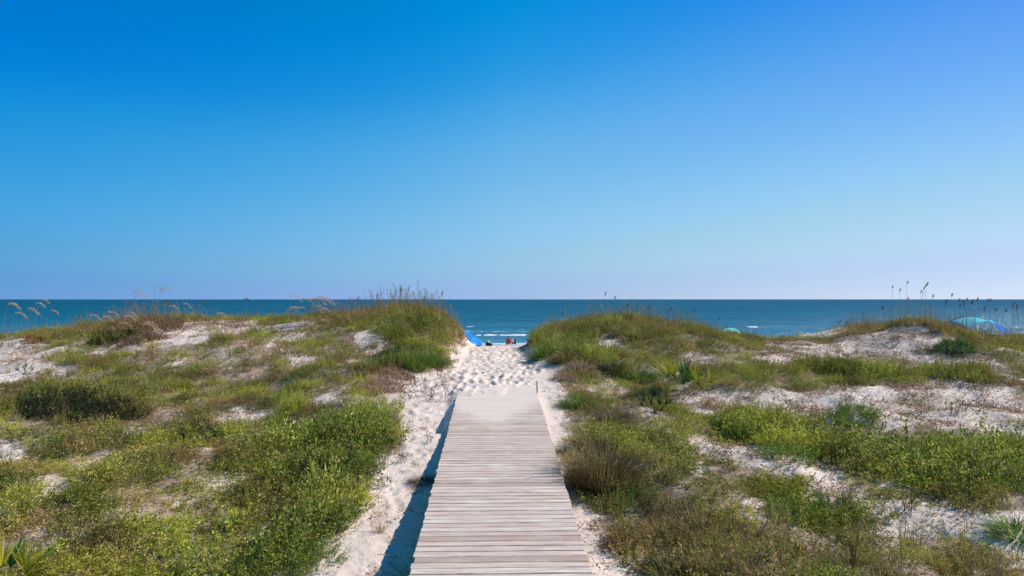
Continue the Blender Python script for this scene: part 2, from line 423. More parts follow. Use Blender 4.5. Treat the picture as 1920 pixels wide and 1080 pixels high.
M['oat_dark'] = leaf_material('brown_seed_heads', [(0, C3('4e4238')), (.5, C3('6c5a48')), (1, C3('8a7660'))], trans=.2, rough=.7, inst=False)
M['stalk'] = plain('dry_stalk', '8b775a', 'a8967a', 20)
M['twig'] = plain('dark_twig', '4a3b30', '6e5a48', 20)
M['tan'] = leaf_material('tan_dead_leaves', [(0, C3('8a6850')), (.5, C3('b8947a')), (1, C3('e0c8aa'))], trans=.2, inst=False)
M['frond_dk'] = leaf_material('palm_dark', [(0, C3('1f3c1c')), (1, C3('3a5c30'))], trans=.15, rough=.35, inst=False)
M['frond_g'] = leaf_material('palm_green', [(0, C3('38601f')), (1, C3('64903a'))], trans=.15, rough=.35, inst=False)
M['frond_y'] = leaf_material('palm_yellow', [(0, C3('9aa824')), (1, C3('d8cc44'))], trans=.4, rough=.4, inst=False)
M['frond_o'] = leaf_material('palm_orange', [(0, C3('a86a20')), (1, C3('c08a38'))], trans=.3, inst=False)
M['frond_d'] = leaf_material('palm_dead', [(0, C3('8d8270')), (1, C3('c4b9a4'))], trans=.1, inst=False)

# ------------------------------------------------------------------ terrain
def grid(us, ys, yo):
    X = np.outer(ys+yo, us); Y = np.repeat(ys[:, None], len(us), 1)
    n, k = X.shape; i = np.arange((n-1)*k).reshape(n-1, k)[:, :-1].ravel()
    return X, Y, np.stack([i, i+1, i+k+1, i+k], 1)
def make_terrain():
    us = np.concatenate([-.76-np.geomspace(6, .004, 40), np.linspace(-.76, .76, 1150), .76+np.geomspace(.004, 6, 40)])
    ys = [-10.0]
    while ys[-1] < 400:
        y = ys[-1]; d = .25 if y < 5 else (.0028*(y+1) if y < 27.5 else min(3, .06+(y-27.5)*.012)); ys.append(y+d)
    ys = np.array(ys); X, Y, q = grid(us, ys, 12)
    Z = height(X, Y)
    # real footprints trodden into the crossing and a few strays
    rng = np.random.default_rng(4); core = (np.abs(us) < .76)
    fp = []
    for k in range(900): 
        y = rng.uniform(18.0, 28.5); w = np.interp(y, [18, 21, 25, 28], [.85, 1.35, 1.0, 1.3]); fp.append((deckx(y)+rng.uniform(-w, w)*1.0, y, 1))
    for k in range(70): fp.append((rng.uniform(-2.6, -1.5), rng.uniform(7, 18), .6))
    for k in range(120): fp.append((rng.uniform(-2.6, -1.2)+rng.uniform(0, .4), rng.uniform(17, 21), 1))
    for k in range(30): fp.append((rng.uniform(1.1, 1.5), rng.uniform(8, 17), .6))
    for fx, fy, s in fp:
        a = rng.uniform(-.6, .6)+(math.pi if rng.random() < .5 else 0); ca, sa = math.cos(a), math.sin(a)
        j0, j1 = np.searchsorted(ys, [fy-.45, fy+.45]); i0, i1 = np.searchsorted(us, [(fx-.45)/(fy+12), (fx+.45)/(fy+12)])
        i0 = max(i0-2, 0); i1 += 2; dx = X[j0:j1, i0:i1]-fx; dy = Y[j0:j1, i0:i1]-fy
        u = (dx*ca+dy*sa)/.07; v = (-dx*sa+dy*ca)/.14; r2 = u*u+v*v; dep = rng.uniform(.014, .032)*s
        Z[j0:j1, i0:i1] += -dep*np.exp(-r2**1.5*.6) + dep*.45*np.exp(-(np.sqrt(r2)-1.9)**2*3)
    x, y = X.ravel(), Y.ravel()
    sand = inany(x, y, SAND).astype(float)
    path = np.maximum(inpoly(x, y, SAND[1]), 0)*1.0
    strip = inpoly(x, y, SAND[0])*1.0
    veg = np.clip(1-sand, 0, 1); veg[(y > 28.5)] = 0
    veg *= sst(.35, .6, fbm(x*1.3, y*1.3, 77, 3)+.12)
    veg[np.abs(x-deckx(y)) < 1.25] = 0
    lit = sst(.38, .6, fbm(x*1.7, y*1.7, 61, 4))*np.where(path > 0, .05, np.where(strip > 0, .55, 1.0)); lit[y > 28.5] *= .1
    me = quadmesh('dune_terrain', np.stack([x, y, Z.ravel()], 1), q, M['sand'], True)
    for n, a in (('veg', veg), ('litter', lit), ('wet', sst(-2.55, -2.85, Z.ravel())*.9)):
        at = me.attributes.new(n, 'FLOAT', 'POINT'); at.data.foreach_set('value', a.astype(np.float32))
    return tag(link(bpy.data.objects.new('sand_dunes', me)), 'pale pink sand of the dunes and the beach crossing', 'ground', kind='structure')
make_terrain()

# ------------------------------------------------------------------ sea
def make_sea():
    m, t, b = mat('sea_water', rough=.3, spec=.03); p = objco(t)
    b.inputs['IOR'].default_value = 1.33
    s = t.nodes.new('ShaderNodeSeparateXYZ'); t.links.new(p, s.inputs[0])
    far = t.nodes.new('ShaderNodeMapRange'); far.inputs[1].default_value = 85; far.inputs[2].default_value = 900; far.inputs['To Max'].default_value = 1
    t.links.new(s.outputs[1], far.inputs[0]); far = far.outputs[0]
    c = ramp(t, far, [(0, C3('68a6b8')), (.04, C3('4088a0')), (.12, C3('23758c')), (.3, C3('12687f')), (1, C3('085b74'))])
    pat = ramp(t, noise(t, mapping(t, p, (.012, .05, 1)), 1.0, 6, .6), [(.35, C3('0c5577')), (.62, (1,1,1,1))])
    c = mix(t, .35, c, pat, 'MULTIPLY')
    stk = ramp(t, noise(t, mapping(t, p, (.06, .5, 1)), 1.0, 5, .65), [(.40, (.55,.6,.65,1)), (.60, (1.0,1.0,1.0,1))]); c = mix(t, .55, c, stk, 'MULTIPLY')
    c = mix(t, ramp(t, noise(t, mapping(t, p, (.03, .16, 1)), 1.0, 4, .6), [(.58, (0,0,0,1)), (.72, (.3,.3,.3,1))]), c, C3('2d7478'))
    fo = attr(t, 'foam').outputs['Fac']
    fn = ramp(t, math_(t, 'ADD', noise(t, mapping(t, p, (.9, .9, .9)), 1.3, 5, .65), math_(t, 'MULTIPLY', fo, .75)), [(.78, (0,0,0,1)), (.9, (1,1,1,1))])
    fn = math_(t, 'MULTIPLY', fn, math_(t, 'GREATER_THAN', fo, .02))
    c = mix(t, fn, c, C3('f2f4f6')); t.links.new(c, b.inputs['Base Color'])
    t.links.new(math_(t, 'ADD', .22, math_(t, 'MULTIPLY', fn, .6)), b.inputs['Roughness'])
    h = math_(t, 'ADD', math_(t, 'MULTIPLY', noise(t, mapping(t, p, (.10, .30, 1)), 1.0, 6, .62), 1.0), math_(t, 'MULTIPLY', noise(t, mapping(t, p, (.6, 1.1, 1)), 1.0, 5, .6), .25))
    bn = bump(t, b, h, 1.0, 1.6)
    df = t.nodes.new('ShaderNodeBsdfDiffuse'); gl = t.nodes.new('ShaderNodeBsdfGlossy'); mx = t.nodes.new('ShaderNodeMixShader')
    t.links.new(c, df.inputs[0]); gl.inputs['Roughness'].default_value = .22; gl.inputs['Color'].default_value = (.75, .9, 1, 1)
    t.links.new(bn.outputs[0], df.inputs['Normal']); t.links.new(bn.outputs[0], gl.inputs['Normal'])
    t.links.new(math_(t, 'MULTIPLY', math_(t, 'SUBTRACT', 1.0, fn), .16), mx.inputs[0]); t.links.new(df.outputs[0], mx.inputs[1]); t.links.new(gl.outputs[0], mx.inputs[2]); t.links.new(mx.outputs[0], t.nodes['Material Output'].inputs[0])
    us = np.concatenate([-1.0-np.geomspace(8, .01, 30), np.linspace(-1, 1, 620), 1.0+np.geomspace(.01, 8, 30)])
    ys = [86.0]
    while ys[-1] < 20000:
        y = ys[-1]; ys.append(y+(.22 if y < 150 else max(.22, .004*(y-90))*1.0 if y < 600 else .06*y))
    ys = np.array(ys); X, Y, q = grid(us, ys, 0)
    Z = np.full(X.shape, -3.0); F = np.zeros(X.shape)
    sw = (fbm(X*.02, Y*.12, 41, 3)-.5)*.5+(fbm(X*.12, Y*.35, 45, 3)-.5)*.22
    Z += sw*sst(90, 120, Y)*sst(900, 300, Y)
    def breaker(y0, amp, spans, wob=2.5, foamw=1.2, s=0, w=1.0):
        nonlocal Z, F
        yc = y0+(fbm(X*.035+s, X*0+s, 51+s, 3)-.5)*2*wob
        e = np.zeros(X.shape)
        for a, c_ in spans: e = np.maximum(e, sst(a-2.5, a+1.5, X)*sst(c_+2.5, c_-1.5, X))
        e = e*(.25+.75*sst(.25, .5, fbm(X*.45+s, Y*.02, 61+s, 3)+.05))
        d = Y-yc; prof = np.where(d < 0, np.exp(-(d/.45)**2), np.exp(-(d/2.2)**2))
        Z += amp*prof*(.25+.75*e); F = np.maximum(F, w*e*np.where(d < 0, np.exp(-(d/1.3)**2), np.exp(-(d/foamw)**2)))
    breaker(114, .26, [(-5.6, -1.6), (-.4, 4.5), (-62, -40)], 1.6, .7, 1)
    breaker(121, .10, [(60, 80)], 3, 1.2, 5)
    breaker(131, .24, [(-12.4, -10.6), (1.6, 2.2), (-90, -70)], 2, .8, 2, .55)
    breaker(147, .20, [(-9.6, -8.4), (-60, -57), (50.5, 53), (71, 72)], 3, 1, 3, .6)
    for k, yy in enumerate((104, 160, 178, 200, 225, 255)): breaker(yy, .22+.04*k, [], 5, 1, 11+k)
    sh = (fbm(X*.06, X*0+2, 71, 3)-.5)*3
    F = np.maximum(F, np.exp(-((Y-(91.2+sh))/1.3)**2)*1.0); F = np.maximum(F, .30*np.exp(-((Y-(94+sh))/2.5)**2))
    F = np.maximum(F, .42*sst(.50, .70, fbm(X*.12, Y*.3, 81, 3))*sst(134, 126, Y)*sst(108, 116, Y))
    me = quadmesh('sea_water', np.stack([X.ravel(), Y.ravel(), Z.ravel()], 1), q, m, True)
    at = me.attributes.new('foam', 'FLOAT', 'POINT'); at.data.foreach_set('value', F.ravel().astype(np.float32))
    return tag(link(bpy.data.objects.new('sea', me)), 'blue sea with small breakers reaching to the horizon', 'sea', kind='structure')
make_sea()
# ------------------------------------------------------------------ boardwalk
def boxes(lst, bev=0.0):
    """list of (centre, size, rotx, rotz) -> bmesh"""
    bm = bmesh.new()
    for c, s, rx, rz in lst:
        mtx = Matrix.Translation(c) @ Matrix.Rotation(rz, 4, 'Z') @ Matrix.Rotation(rx, 4, 'X') @ Matrix.Diagonal((*s, 1))
        bmesh.ops.create_cube(bm, size=1, matrix=mtx)
    if bev: bmesh.ops.bevel(bm, geom=bm.edges[:], offset=bev, segments=1, affect='EDGES')
    return bm
def from_bm(name, bm, m, parent=None, smooth=False):
    me = bpy.data.meshes.new(name); bm.to_mesh(me); bm.free(); me.materials.append(m)
    if smooth: me.polygons.foreach_set('use_smooth', [True]*len(me.polygons))
    return link(bpy.data.objects.new(name, me), parent)
def wood_material(name, deck=True):
    m, t, b = mat(name, rough=.85, spec=.2); p = objco(t)
    isl = t.nodes.new('ShaderNodeNewGeometry').outputs['Random Per Island']
    c = ramp(t, isl, [(0, C3('c4b2a6')), (.3, C3('e0cfc2')), (.7, C3('ecddd1')), (1, C3('f4e8de'))])
    off = t.nodes.new('ShaderNodeVectorMath'); off.operation = 'ADD'; t.links.new(p, off.inputs[0])
    cb = t.nodes.new('ShaderNodeCombineXYZ'); t.links.new(math_(t, 'MULTIPLY', isl, 37.0), cb.inputs[0]); t.links.new(cb.outputs[0], off.inputs[1])
    q = off.outputs[0]
    g = noise(t, mapping(t, q, (1.6, 60, 20)), 1.0, 5, .65)
    c = mix(t, ramp(t, g, [(.42, (.75,.75,.75,1)), (.62, (0,0,0,1))]), c, C3('a48e7e'))
    st = noise(t, mapping(t, q, (1.1, 9, 5)), 1.0, 4, .6)
    c = mix(t, ramp(t, st, [(.56, (0,0,0,1)), (.75, (.6,.6,.6,1))]), c, C3('a48f80'))
    kn = noise(t, mapping(t, q, (7, 16, 5)), 1.0, 2, .5)
    c = mix(t, ramp(t, kn, [(.74, (0,0,0,1)), (.80, (.8,.8,.8,1))]), c, C3('84705f'))
    if deck:
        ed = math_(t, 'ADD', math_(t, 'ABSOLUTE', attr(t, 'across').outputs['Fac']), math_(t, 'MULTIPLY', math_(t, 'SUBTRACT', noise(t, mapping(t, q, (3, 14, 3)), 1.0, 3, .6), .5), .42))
        c = mix(t, ramp(t, ed, [(.38, (0,0,0,1)), (.52, (.8,.8,.8,1))]), c, C3('80695c'))  # weathered board edges, with the shade of the narrow gaps painted in
        s = t.nodes.new('ShaderNodeSeparateXYZ'); t.links.new(p, s.inputs[0])
        def mr(v, a, z):
            r = t.nodes.new('ShaderNodeMapRange'); r.inputs[1].default_value = a; r.inputs[2].default_value = z; t.links.new(v, r.inputs[0]); return r.outputs[0]
        far = mr(s.outputs[1], 4.0, 10.6)                       # object y: 0 at the near end of what is seen
        mid = math_(t, 'SUBTRACT', 1.0, math_(t, 'MULTIPLY', math_(t, 'ABSOLUTE', math_(t, 'ADD', s.outputs[0], .12)), .85))
        nn = noise(t, mapping(t, p, (1.5, .9, 1)), 1.4, 5, .6)
        f = math_(t, 'ADD', math_(t, 'MULTIPLY', far, 1.05), math_(t, 'ADD', math_(t, 'MULTIPLY', mid, .34), math_(t, 'MULTIPLY', nn, .35)))
        f = ramp(t, f, [(.80, (0,0,0,1)), (1.15, (.93,.93,.93,1)) if False else (1.0, (.93,.93,.93,1))])
        c = mix(t, f, c, C3('e4d6c8'))
        dust = ramp(t, noise(t, p, 2.2, 6, .7), [(.52, (0,0,0,1)), (.8, (.6,.6,.6,1))])
        c = mix(t, dust, c, C3('e4d6c8'))
    t.links.new(c, b.inputs['Base Color']); bump(t, b, g, .35, .01); return m
SL = math.atan(.066); YAW = math.atan(.025)
def make_boardwalk():
    r = empty('boardwalk', (deckx(7.4), 7.4, 0), YAW); r.rotation_euler = (SL, 0, YAW)
    tag(r, 'weathered grey plank boardwalk leading over the dunes to the beach', 'boardwalk')
    rng = random.Random(5); P = []; y = -7.0
    while y < 12.3:
        w = .136+rng.uniform(-.006, .006)
        P.append((Vector((rng.uniform(-.008, .008), y+w/2, -.019+rng.uniform(-.002, .002))), (2.0+rng.uniform(-.015, .015), w, .038), rng.uniform(-.012, .012), rng.uniform(-.0025, .0025)))
        y += w+rng.choice([.004, .005, .006, .008, .012])
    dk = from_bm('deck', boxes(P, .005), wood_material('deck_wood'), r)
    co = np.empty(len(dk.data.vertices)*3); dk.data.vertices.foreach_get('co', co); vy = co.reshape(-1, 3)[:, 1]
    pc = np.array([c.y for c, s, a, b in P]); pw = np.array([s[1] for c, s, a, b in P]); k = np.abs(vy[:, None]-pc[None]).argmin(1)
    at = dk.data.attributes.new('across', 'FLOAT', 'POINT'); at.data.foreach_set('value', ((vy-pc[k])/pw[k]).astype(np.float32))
    wm = wood_material('frame_wood', False)
    for x in (-.93, 0, .93):
        from_bm('joist', boxes([(Vector((x, 2.6, -.039-.095)), (.045, 19.2, .19), 0, 0)], .003), wm, r)
    for yy in (-6.2, -3.8, -1.4, 1.0, 3.4):
        for x in (-.86, .86):
            from_bm('post', boxes([(Vector((x, yy, -.55)), (.09, .09, 1.0), -SL, 0)], .004), wm, r)
make_boardwalk()
# ------------------------------------------------------------------ plants
class Geo:
    """collects quads as numpy arrays"""
    def __init__(s): s.v = []; s.q = []; s.n = 0
    def add(s, v, q):
        v = np.asarray(v).reshape(-1, 3); q = np.asarray(q).reshape(-1, 4)
        s.v.append(v); s.q.append(q+s.n); s.n += len(v)
    def mesh(s, name, m, smooth=False):
        return quadmesh(name, np.concatenate(s.v), np.concatenate(s.q), m, smooth)
def leaves(g, P, L, Wd, rng, up=.5, out=None):
    """leaf quads (slightly folded diamonds) at points P, facing mostly up/outwards"""
    n = len(P); th = rng.uniform(0, 2*np.pi, n); el = rng.uniform(-.3, 1.1, n)*up+rng.normal(0, .35, n)
    d = np.stack([np.cos(th)*np.cos(el), np.sin(th)*np.cos(el), np.sin(el)], 1)
    if out is not None: d = d+out; d /= np.linalg.norm(d, axis=1)[:, None]
    r = np.cross(d, rng.normal(0, 1, (n, 3))); r /= np.linalg.norm(r, axis=1)[:, None]+G
    l = (L*rng.uniform(.6, 1.35, n))[:, None]; w = (Wd*rng.uniform(.7, 1.25, n))[:, None]
    k = np.cross(d, r)*w*.25
    V = np.stack([P, P+d*l*.5+r*w*.5+k, P+d*l, P+d*l*.5-r*w*.5+k], 1)
    g.add(V, np.arange(n*4).reshape(n, 4))
def blades(g, base, dirs, L, Wd, rng, droop=.5, seg=3, azim=None):
    """curved tapering blades; dirs = unit start directions"""
    n = len(base); L = np.broadcast_to(L, n); hor = dirs*np.array([1, 1, 0]); hl = np.linalg.norm(hor, axis=1)[:, None]+G; hor = hor/hl
    side = np.stack([-hor[:, 1], hor[:, 0], np.zeros(n)], 1)
    tw = rng.uniform(-.6, .6, n)[:, None]; side = side+np.cross(dirs, side)*tw
    dr = (droop*rng.uniform(.3, 1.5, n))[:, None]
    rows = []
    for k in range(seg+1):
        t = k/seg; p = base+dirs*L[:, None]*t+(hor*.45-np.array([0, 0, .55]))*dr*L[:, None]*t*t
        w = Wd*(1-t**1.6)*.5+.0004
        rows += [p-side*w, p+side*w]
    V = np.stack(rows, 1); m = 2*(seg+1)
    q = np.array([[2*k, 2*k+1, 2*k+3, 2*k+2] for k in range(seg)])
    g.add(V, (np.arange(n)[:, None, None]*m+q[None]).reshape(-1, 4))
def tube(g, pts, r0, r1, sides=4):
    pts = np.asarray(pts, float); n = len(pts); rows = []
    for i, p in enumerate(pts):
        t = pts[min(i+1, n-1)]-pts[max(i-1, 0)]; t = t/(np.linalg.norm(t)+G)
        a = np.cross(t, [.31, .95, .05]); a /= np.linalg.norm(a)+G; b = np.cross(t, a)
        r = r0+(r1-r0)*i/(n-1); th = np.arange(sides)*2*np.pi/sides
        rows.append(p+r*(np.cos(th)[:, None]*a+np.sin(th)[:, None]*b))
    V = np.concatenate(rows); q = []
    for i in range(n-1):
        for k in range(sides): q.append([i*sides+k, i*sides+(k+1) % sides, (i+1)*sides+(k+1) % sides, (i+1)*sides+k])
    if sides == 4: q += [[0, 3, 2, 1], [(n-1)*4, (n-1)*4+1, (n-1)*4+2, (n-1)*4+3]]
    g.add(V, q)
def unit(th, el): return np.stack([np.cos(th)*np.cos(el), np.sin(th)*np.cos(el), np.sin(el)], -1)
def sprigs(g, rng, n, R0, H, leafL, per, lean=.5, stem=True, base=None):
    """n leafy stems growing from a disc of radius R0 to height about H"""
    for k in range(n):
        a = rng.uniform(0, 6.283); r = R0*math.sqrt(rng.random()); b = np.array([r*math.cos(a), r*math.sin(a), 0])
        if base is not None: b[2] = base(b[0], b[1])
        h = H*rng.uniform(.55, 1.1)*(1-.35*(r/R0)**2); d = unit(np.array(a+rng.normal(0, .7)), np.array(1.45-lean*abs(rng.normal(0, .7))-lean*.5*r/R0))
        t = rng.uniform(.22, 1, per)**.8; cur = np.array([rng.normal(0, .15), rng.normal(0, .15), 0])*h
        P = b+d*h*t[:, None]+cur*(t**2)[:, None]
        leaves(g, P+rng.normal(0, leafL*.35, (per, 3)), leafL, leafL*.42, rng, .7, out=d[None]*.35)
        if stem: tube(g, [b-[0, 0, .02], b+d*h*.5+cur*.25, b+d*h+cur], .0022, .001, 3)

def gn_scatter(name, protos, P, rot, scl, idx, tint, label, cat):
    me = bpy.data.meshes.new(name+'_points'); me.from_pydata(P.tolist(), [], [])
    for n, typ, dat, key in (('rot', 'FLOAT_VECTOR', rot, 'vector'), ('scl', 'FLOAT_VECTOR', scl, 'vector'), ('tint', 'FLOAT_COLOR', np.concatenate([tint, np.ones((len(P), 1))], 1), 'color'), ('pick', 'INT', idx, 'value')):
        a = me.attributes.new(n, typ, 'POINT'); a.data.foreach_set(key, np.ascontiguousarray(dat, np.int32 if typ == 'INT' else np.float32).ravel())
    ng = bpy.data.node_groups.new(name, 'GeometryNodeTree')
    ng.interface.new_socket('Geometry', in_out='INPUT', socket_type='NodeSocketGeometry'); ng.interface.new_socket('Geometry', in_out='OUTPUT', socket_type='NodeSocketGeometry')
    a = ng.nodes.new('NodeGroupInput'); z = ng.nodes.new('NodeGroupOutput'); j = ng.nodes.new('GeometryNodeJoinGeometry')
    for me2 in protos:
        ob = bpy.data.objects.new(me2.name, me2); oi = ng.nodes.new('GeometryNodeObjectInfo'); oi.inputs['Object'].default_value = ob
        oi.inputs['As Instance'].default_value = True; ng.links.new(oi.outputs['Geometry'], j.inputs[0])
    ip = ng.nodes.new('GeometryNodeInstanceOnPoints'); ip.inputs['Pick Instance'].default_value = True
    def na(n, t):
        q = ng.nodes.new('GeometryNodeInputNamedAttribute'); q.data_type = t; q.inputs['Name'].default_value = n; return q.outputs[0]
    mp = ng.nodes.new('GeometryNodeMeshToPoints')
    ng.links.new(a.outputs[0], mp.inputs[0]); ng.links.new(mp.outputs[0], ip.inputs['Points']); ng.links.new(j.outputs[0], ip.inputs['Instance'])
    ng.links.new(na('pick', 'INT'), ip.inputs['Instance Index']); ng.links.new(na('scl', 'FLOAT_VECTOR'), ip.inputs['Scale'])
    er = ng.nodes.new('FunctionNodeEulerToRotation'); ng.links.new(na('rot', 'FLOAT_VECTOR'), er.inputs[0]); ng.links.new(er.outputs[0], ip.inputs['Rotation'])
    ng.links.new(ip.outputs[0], z.inputs[0])
    o = link(bpy.data.objects.new(name, me)); md = o.modifiers.new('scatter', 'NODES'); md.node_group = ng
    return tag(o, label, cat, kind='stuff')

def sample(n, y0, y1, rng, u=.92):
    """random ground points, density falling off with distance"""
    y = y0*(y1/y0)**rng.random(n); x = rng.uniform(-u, u, n)*(y+1.2); return x, y
def scatter_stuff():
    rng = np.random.default_rng(11)
    # --- leafy cover
    near = []; far = []
    for k in range(7):
        g = Geo(); sprigs(g, rng, 15, .15, .25, .0185, 26, .8); near.append(g.mesh('leafy_clump', M['cover']))
    for k in range(5):
        g = Geo(); sprigs(g, rng, 12, .17, .25, .038, 13, .9, stem=False); far.append(g.mesh('leafy_clump', M['cover']))
    x = []; y = []
    for (a, b, dens) in ((6, 13, 74), (13, 20, 54), (20, 28.3, 40)):
        area = .92*((b+1.2)**2-(a+1.2)**2); n = int(area*dens)
        yy = np.sqrt(rng.uniform((a+1.2)**2, (b+1.2)**2, n))-1.2; x.append(rng.uniform(-.92, .92, n)*(yy+1.2)); y.append(yy)
    x = np.concatenate(x); y = np.concatenate(y)
    sand = inany(x, y, SAND) | inany(x, y+.022*y, SAND) | (inany(x, y+.045*y, SAND) & (x > 2)); dry = inany(x, y, DRY, .6, 5); bush = inany(x, y, BUSHY, .6, 8)
    patch = fbm(x*.75, y*.75, 91, 4); fine = fbm(x*2.6, y*2.6, 97, 3)
    pr = sst(.29, .47, patch+(fine-.5)*.6)*.88+.12
    pr = np.where(y > 18, np.maximum(pr, .28), pr); pr = np.where((x < -2) & (y < 15), np.maximum(pr, .6), pr)
    pr = np.where((x > 2.4) & ~bush & (y < 17), pr*.8, pr); pr = np.where(bush, np.maximum(pr, .97), pr); pr = np.where(dry & ~bush, pr*.62, pr)
    specks = sst(.50, .66, fbm(x*1.6, y*1.6, 123, 4))*.45+.03
    nopath = inpoly(x, y, SAND[1])
    pr = np.where(sand, np.where(nopath, .004, np.where(inpoly(x, y, SAND[0]), .03, specks)), pr)
    side = np.abs(x-deckx(y)); pr = np.where((side < 1.12) & (y < 29), 0, pr); pr = np.where((side < 1.35) & (y > 13), pr*.02, pr)
    for nm, rr in (('palmetto_big', .55), ('palmetto_dark', .3), ('palmetto_corner', .5), ('palmetto_mini', .2), ('yucca_left', .3), ('sh_dark', .95), ('sh_dark2', .6), ('sh_d', .4), ('sh_a', .3), ('sh_c', .3)):
        pr = np.where(np.hypot(x-AT[nm][0], y-AT[nm][1]+.1) < rr, pr*.12, pr)
    keep = rng.random(len(x)) < pr; x, y, sand, dry, bush, fine, patch = [q[keep] for q in (x, y, sand, dry, bush, fine, patch)]
    n = len(x); z = height(x, y, False)
    # plants grow in rounded clumps: nearest clump centre gives height, kind and tint
    nc = 2600; cy_ = np.sqrt(rng.uniform(5.5**2, 29.5**2, nc)); cx_ = rng.uniform(-1.0, 1.0, nc)*(cy_+1.2); cr = rng.uniform(.28, .62, nc)
    best = np.full(n, 9.0); who = np.zeros(n, int)
    for a in range(0, nc, 200):
        d = np.hypot(x[:, None]-cx_[None, a:a+200], y[:, None]-cy_[None, a:a+200])/cr[None, a:a+200]; k_ = d.argmin(1); dm = d[np.arange(n), k_]
        up_ = dm < best; best[up_] = dm[up_]; who[up_] = k_[up_]+a
    ck = rng.normal(0, 1, (nc, 4))[who]; dome = np.clip(1-best**2, 0, 1)
    gapk = rng.random(n) > np.where(best > 1.0, .35, 0); x, y, z, sand, dry, bush, fine, patch, dome, ck, best = [q[gapk] for q in (x, y, z, sand, dry, bush, fine, patch, dome, ck, best)]; n = len(x)
    big = fbm(x*.35, y*.35, 201, 3); hgt = (.32+.95*dome)*np.clip(1+ck[:, 0]*.28, .5, 1.7)
    s = rng.uniform(.75, 1.3, n)*np.where(sand, .55, 1)*np.where(bush, 1.3, 1); sz = s*hgt*np.where(bush, 1.25, 1)
    dryness = np.clip(np.where(dry, .42, .10)+((fbm(x*.9, y*.9, 207, 3)-.5)*1.3+ck[:, 1]*.20)*np.where(bush, .35, 1)+rng.normal(0, .12, n)+np.where(sand, .35, 0)-np.where(bush, .12, 0), 0, .95)
    yel = np.clip(.33+(fbm(x*.6, y*.6, 211, 3)-.5)*1.2+ck[:, 2]*.16+rng.normal(0, .12, n)-np.where(bush, .1, 0), 0, .8)
    br = np.clip(.49+rng.normal(0, .10, n)+ck[:, 3]*.13, .3, .8)
    idx = np.where(y < 14.5, rng.integers(0, 7, n), 7+rng.integers(0, 5, n))
    gn_scatter('ground_cover', near+far, np.stack([x, y, z-.02], 1), np.stack([rng.normal(0, .14, n), rng.normal(0, .14, n), rng.uniform(0, 6.28, n)], 1),
               np.stack([s, s, sz], 1), idx, np.stack([br, dryness, yel], 1), 'low leafy green and yellow plants spreading over the dunes', 'ground cover')
    print('cover', n)
    # --- dune grass on and before the crests
    pro = []
    for k in range(6):
        g = Geo(); nb = 34; th = rng.uniform(0, 6.283, nb); el = rng.uniform(.85, 1.5, nb); b = np.stack([rng.normal(0, .05, nb), rng.normal(0, .05, nb), np.zeros(nb)], 1)
        blades(g, b, unit(th, el), rng.uniform(.18, .46, nb), .0075, rng, .35)
        if k % 2 == 0:
            for j in range(2):
                a = rng.uniform(0, 6.28); d = unit(np.array(a), np.array(rng.uniform(1.3, 1.52))); tube(g, [[0, 0, 0], d*.35, d*.68], .003, .0015, 3)
                leaves(g, np.array([d*t for t in rng.uniform(.5, .68, 9)]), .035, .011, rng, 1.2)
        pro.append(g.mesh('grass_clump', M['grass']))
    nn = 18000; yy = np.sqrt(rng.uniform(17.0**2, 31.5**2, nn)); xx = rng.uniform(-.95, .95, nn)*yy
    cu = [(-27, .8), (-19.5, .4), (-16, .5), (-14.5, 1), (-12.5, .95), (-12, .35), (-9.5, .35), (-8.5, .55), (-6.5, .9), (-2.6, 1), (-2.2, .9), (-1.7, .0), (.6, 0), (1.0, .9), (5, 1), (8, .9), (9, .5), (12.4, .4), (13.3, 1), (18, 1), (22, 1), (27, .9)]
    crest = np.interp(xx*27/yy, *zip(*cu)); near_c = sst(22.3, 25.2, yy+(fbm(xx*.5, yy*.5, 301, 3)-.5)*3.5)
    pr = crest*near_c; pr *= sst(.28, .5, fbm(xx*.9, yy*.9, 305, 3)+.08)
    pr = np.maximum(pr, .10*(fbm(xx*.7, yy*.7, 309, 3) > .52)); pr = np.where(inany(xx, yy, SAND, .3, 2), pr*.06, pr)
    gapw = np.abs(xx-deckx(yy)); pr = np.where(gapw < 1.35, 0, pr)
    k = rng.random(nn) < pr; x2, y2 = xx[k], yy[k]
    # mid and near ground: sparse grass between the leafy plants
    nn = 4200; yy = np.sqrt(rng.uniform(6.5**2, 20**2, nn)); xx = rng.uniform(-.95, .95, nn)*yy
    pr = np.where(inany(xx, yy, DRY, .6, 5), .75, .22*sst(.4, .6, fbm(xx*.8, yy*.8, 315, 3))); pr = np.where(inany(xx, yy, SAND), pr*.15, pr); pr = np.where(np.abs(xx-deckx(yy)) < 1.45, 0, pr)
    k = rng.random(nn) < pr; x3, y3 = xx[k], yy[k]
    x = np.concatenate([x2, x3]); y = np.concatenate([y2, y3]); n = len(x); z = height(x, y, False)
    s = rng.uniform(.75, 1.35, n); lowx = x*27/np.maximum(y, 20)
    s *= np.where(y > 28.5, .7, 1)
    s *= np.where(y > 20, np.interp(lowx, [-18, -15, -12.5, -12, -9, -7, -4, -2.2, 1, 3, 6, 9, 12, 13.5, 16, 20], [.6, 1.1, 1.0, .55, .5, .8, 1.25, 1.0, .8, 1.05, .95, .45, .45, 1.05, .95, .7]), .8)
    dryness = np.clip(np.where(y > 23.5, .58, .40)+(fbm(x*.5, y*.5, 321, 3)-.5)*1.8+rng.normal(0, .18, n), 0, 1); yel = np.clip(rng.normal(.25, .15, n), 0, .7)
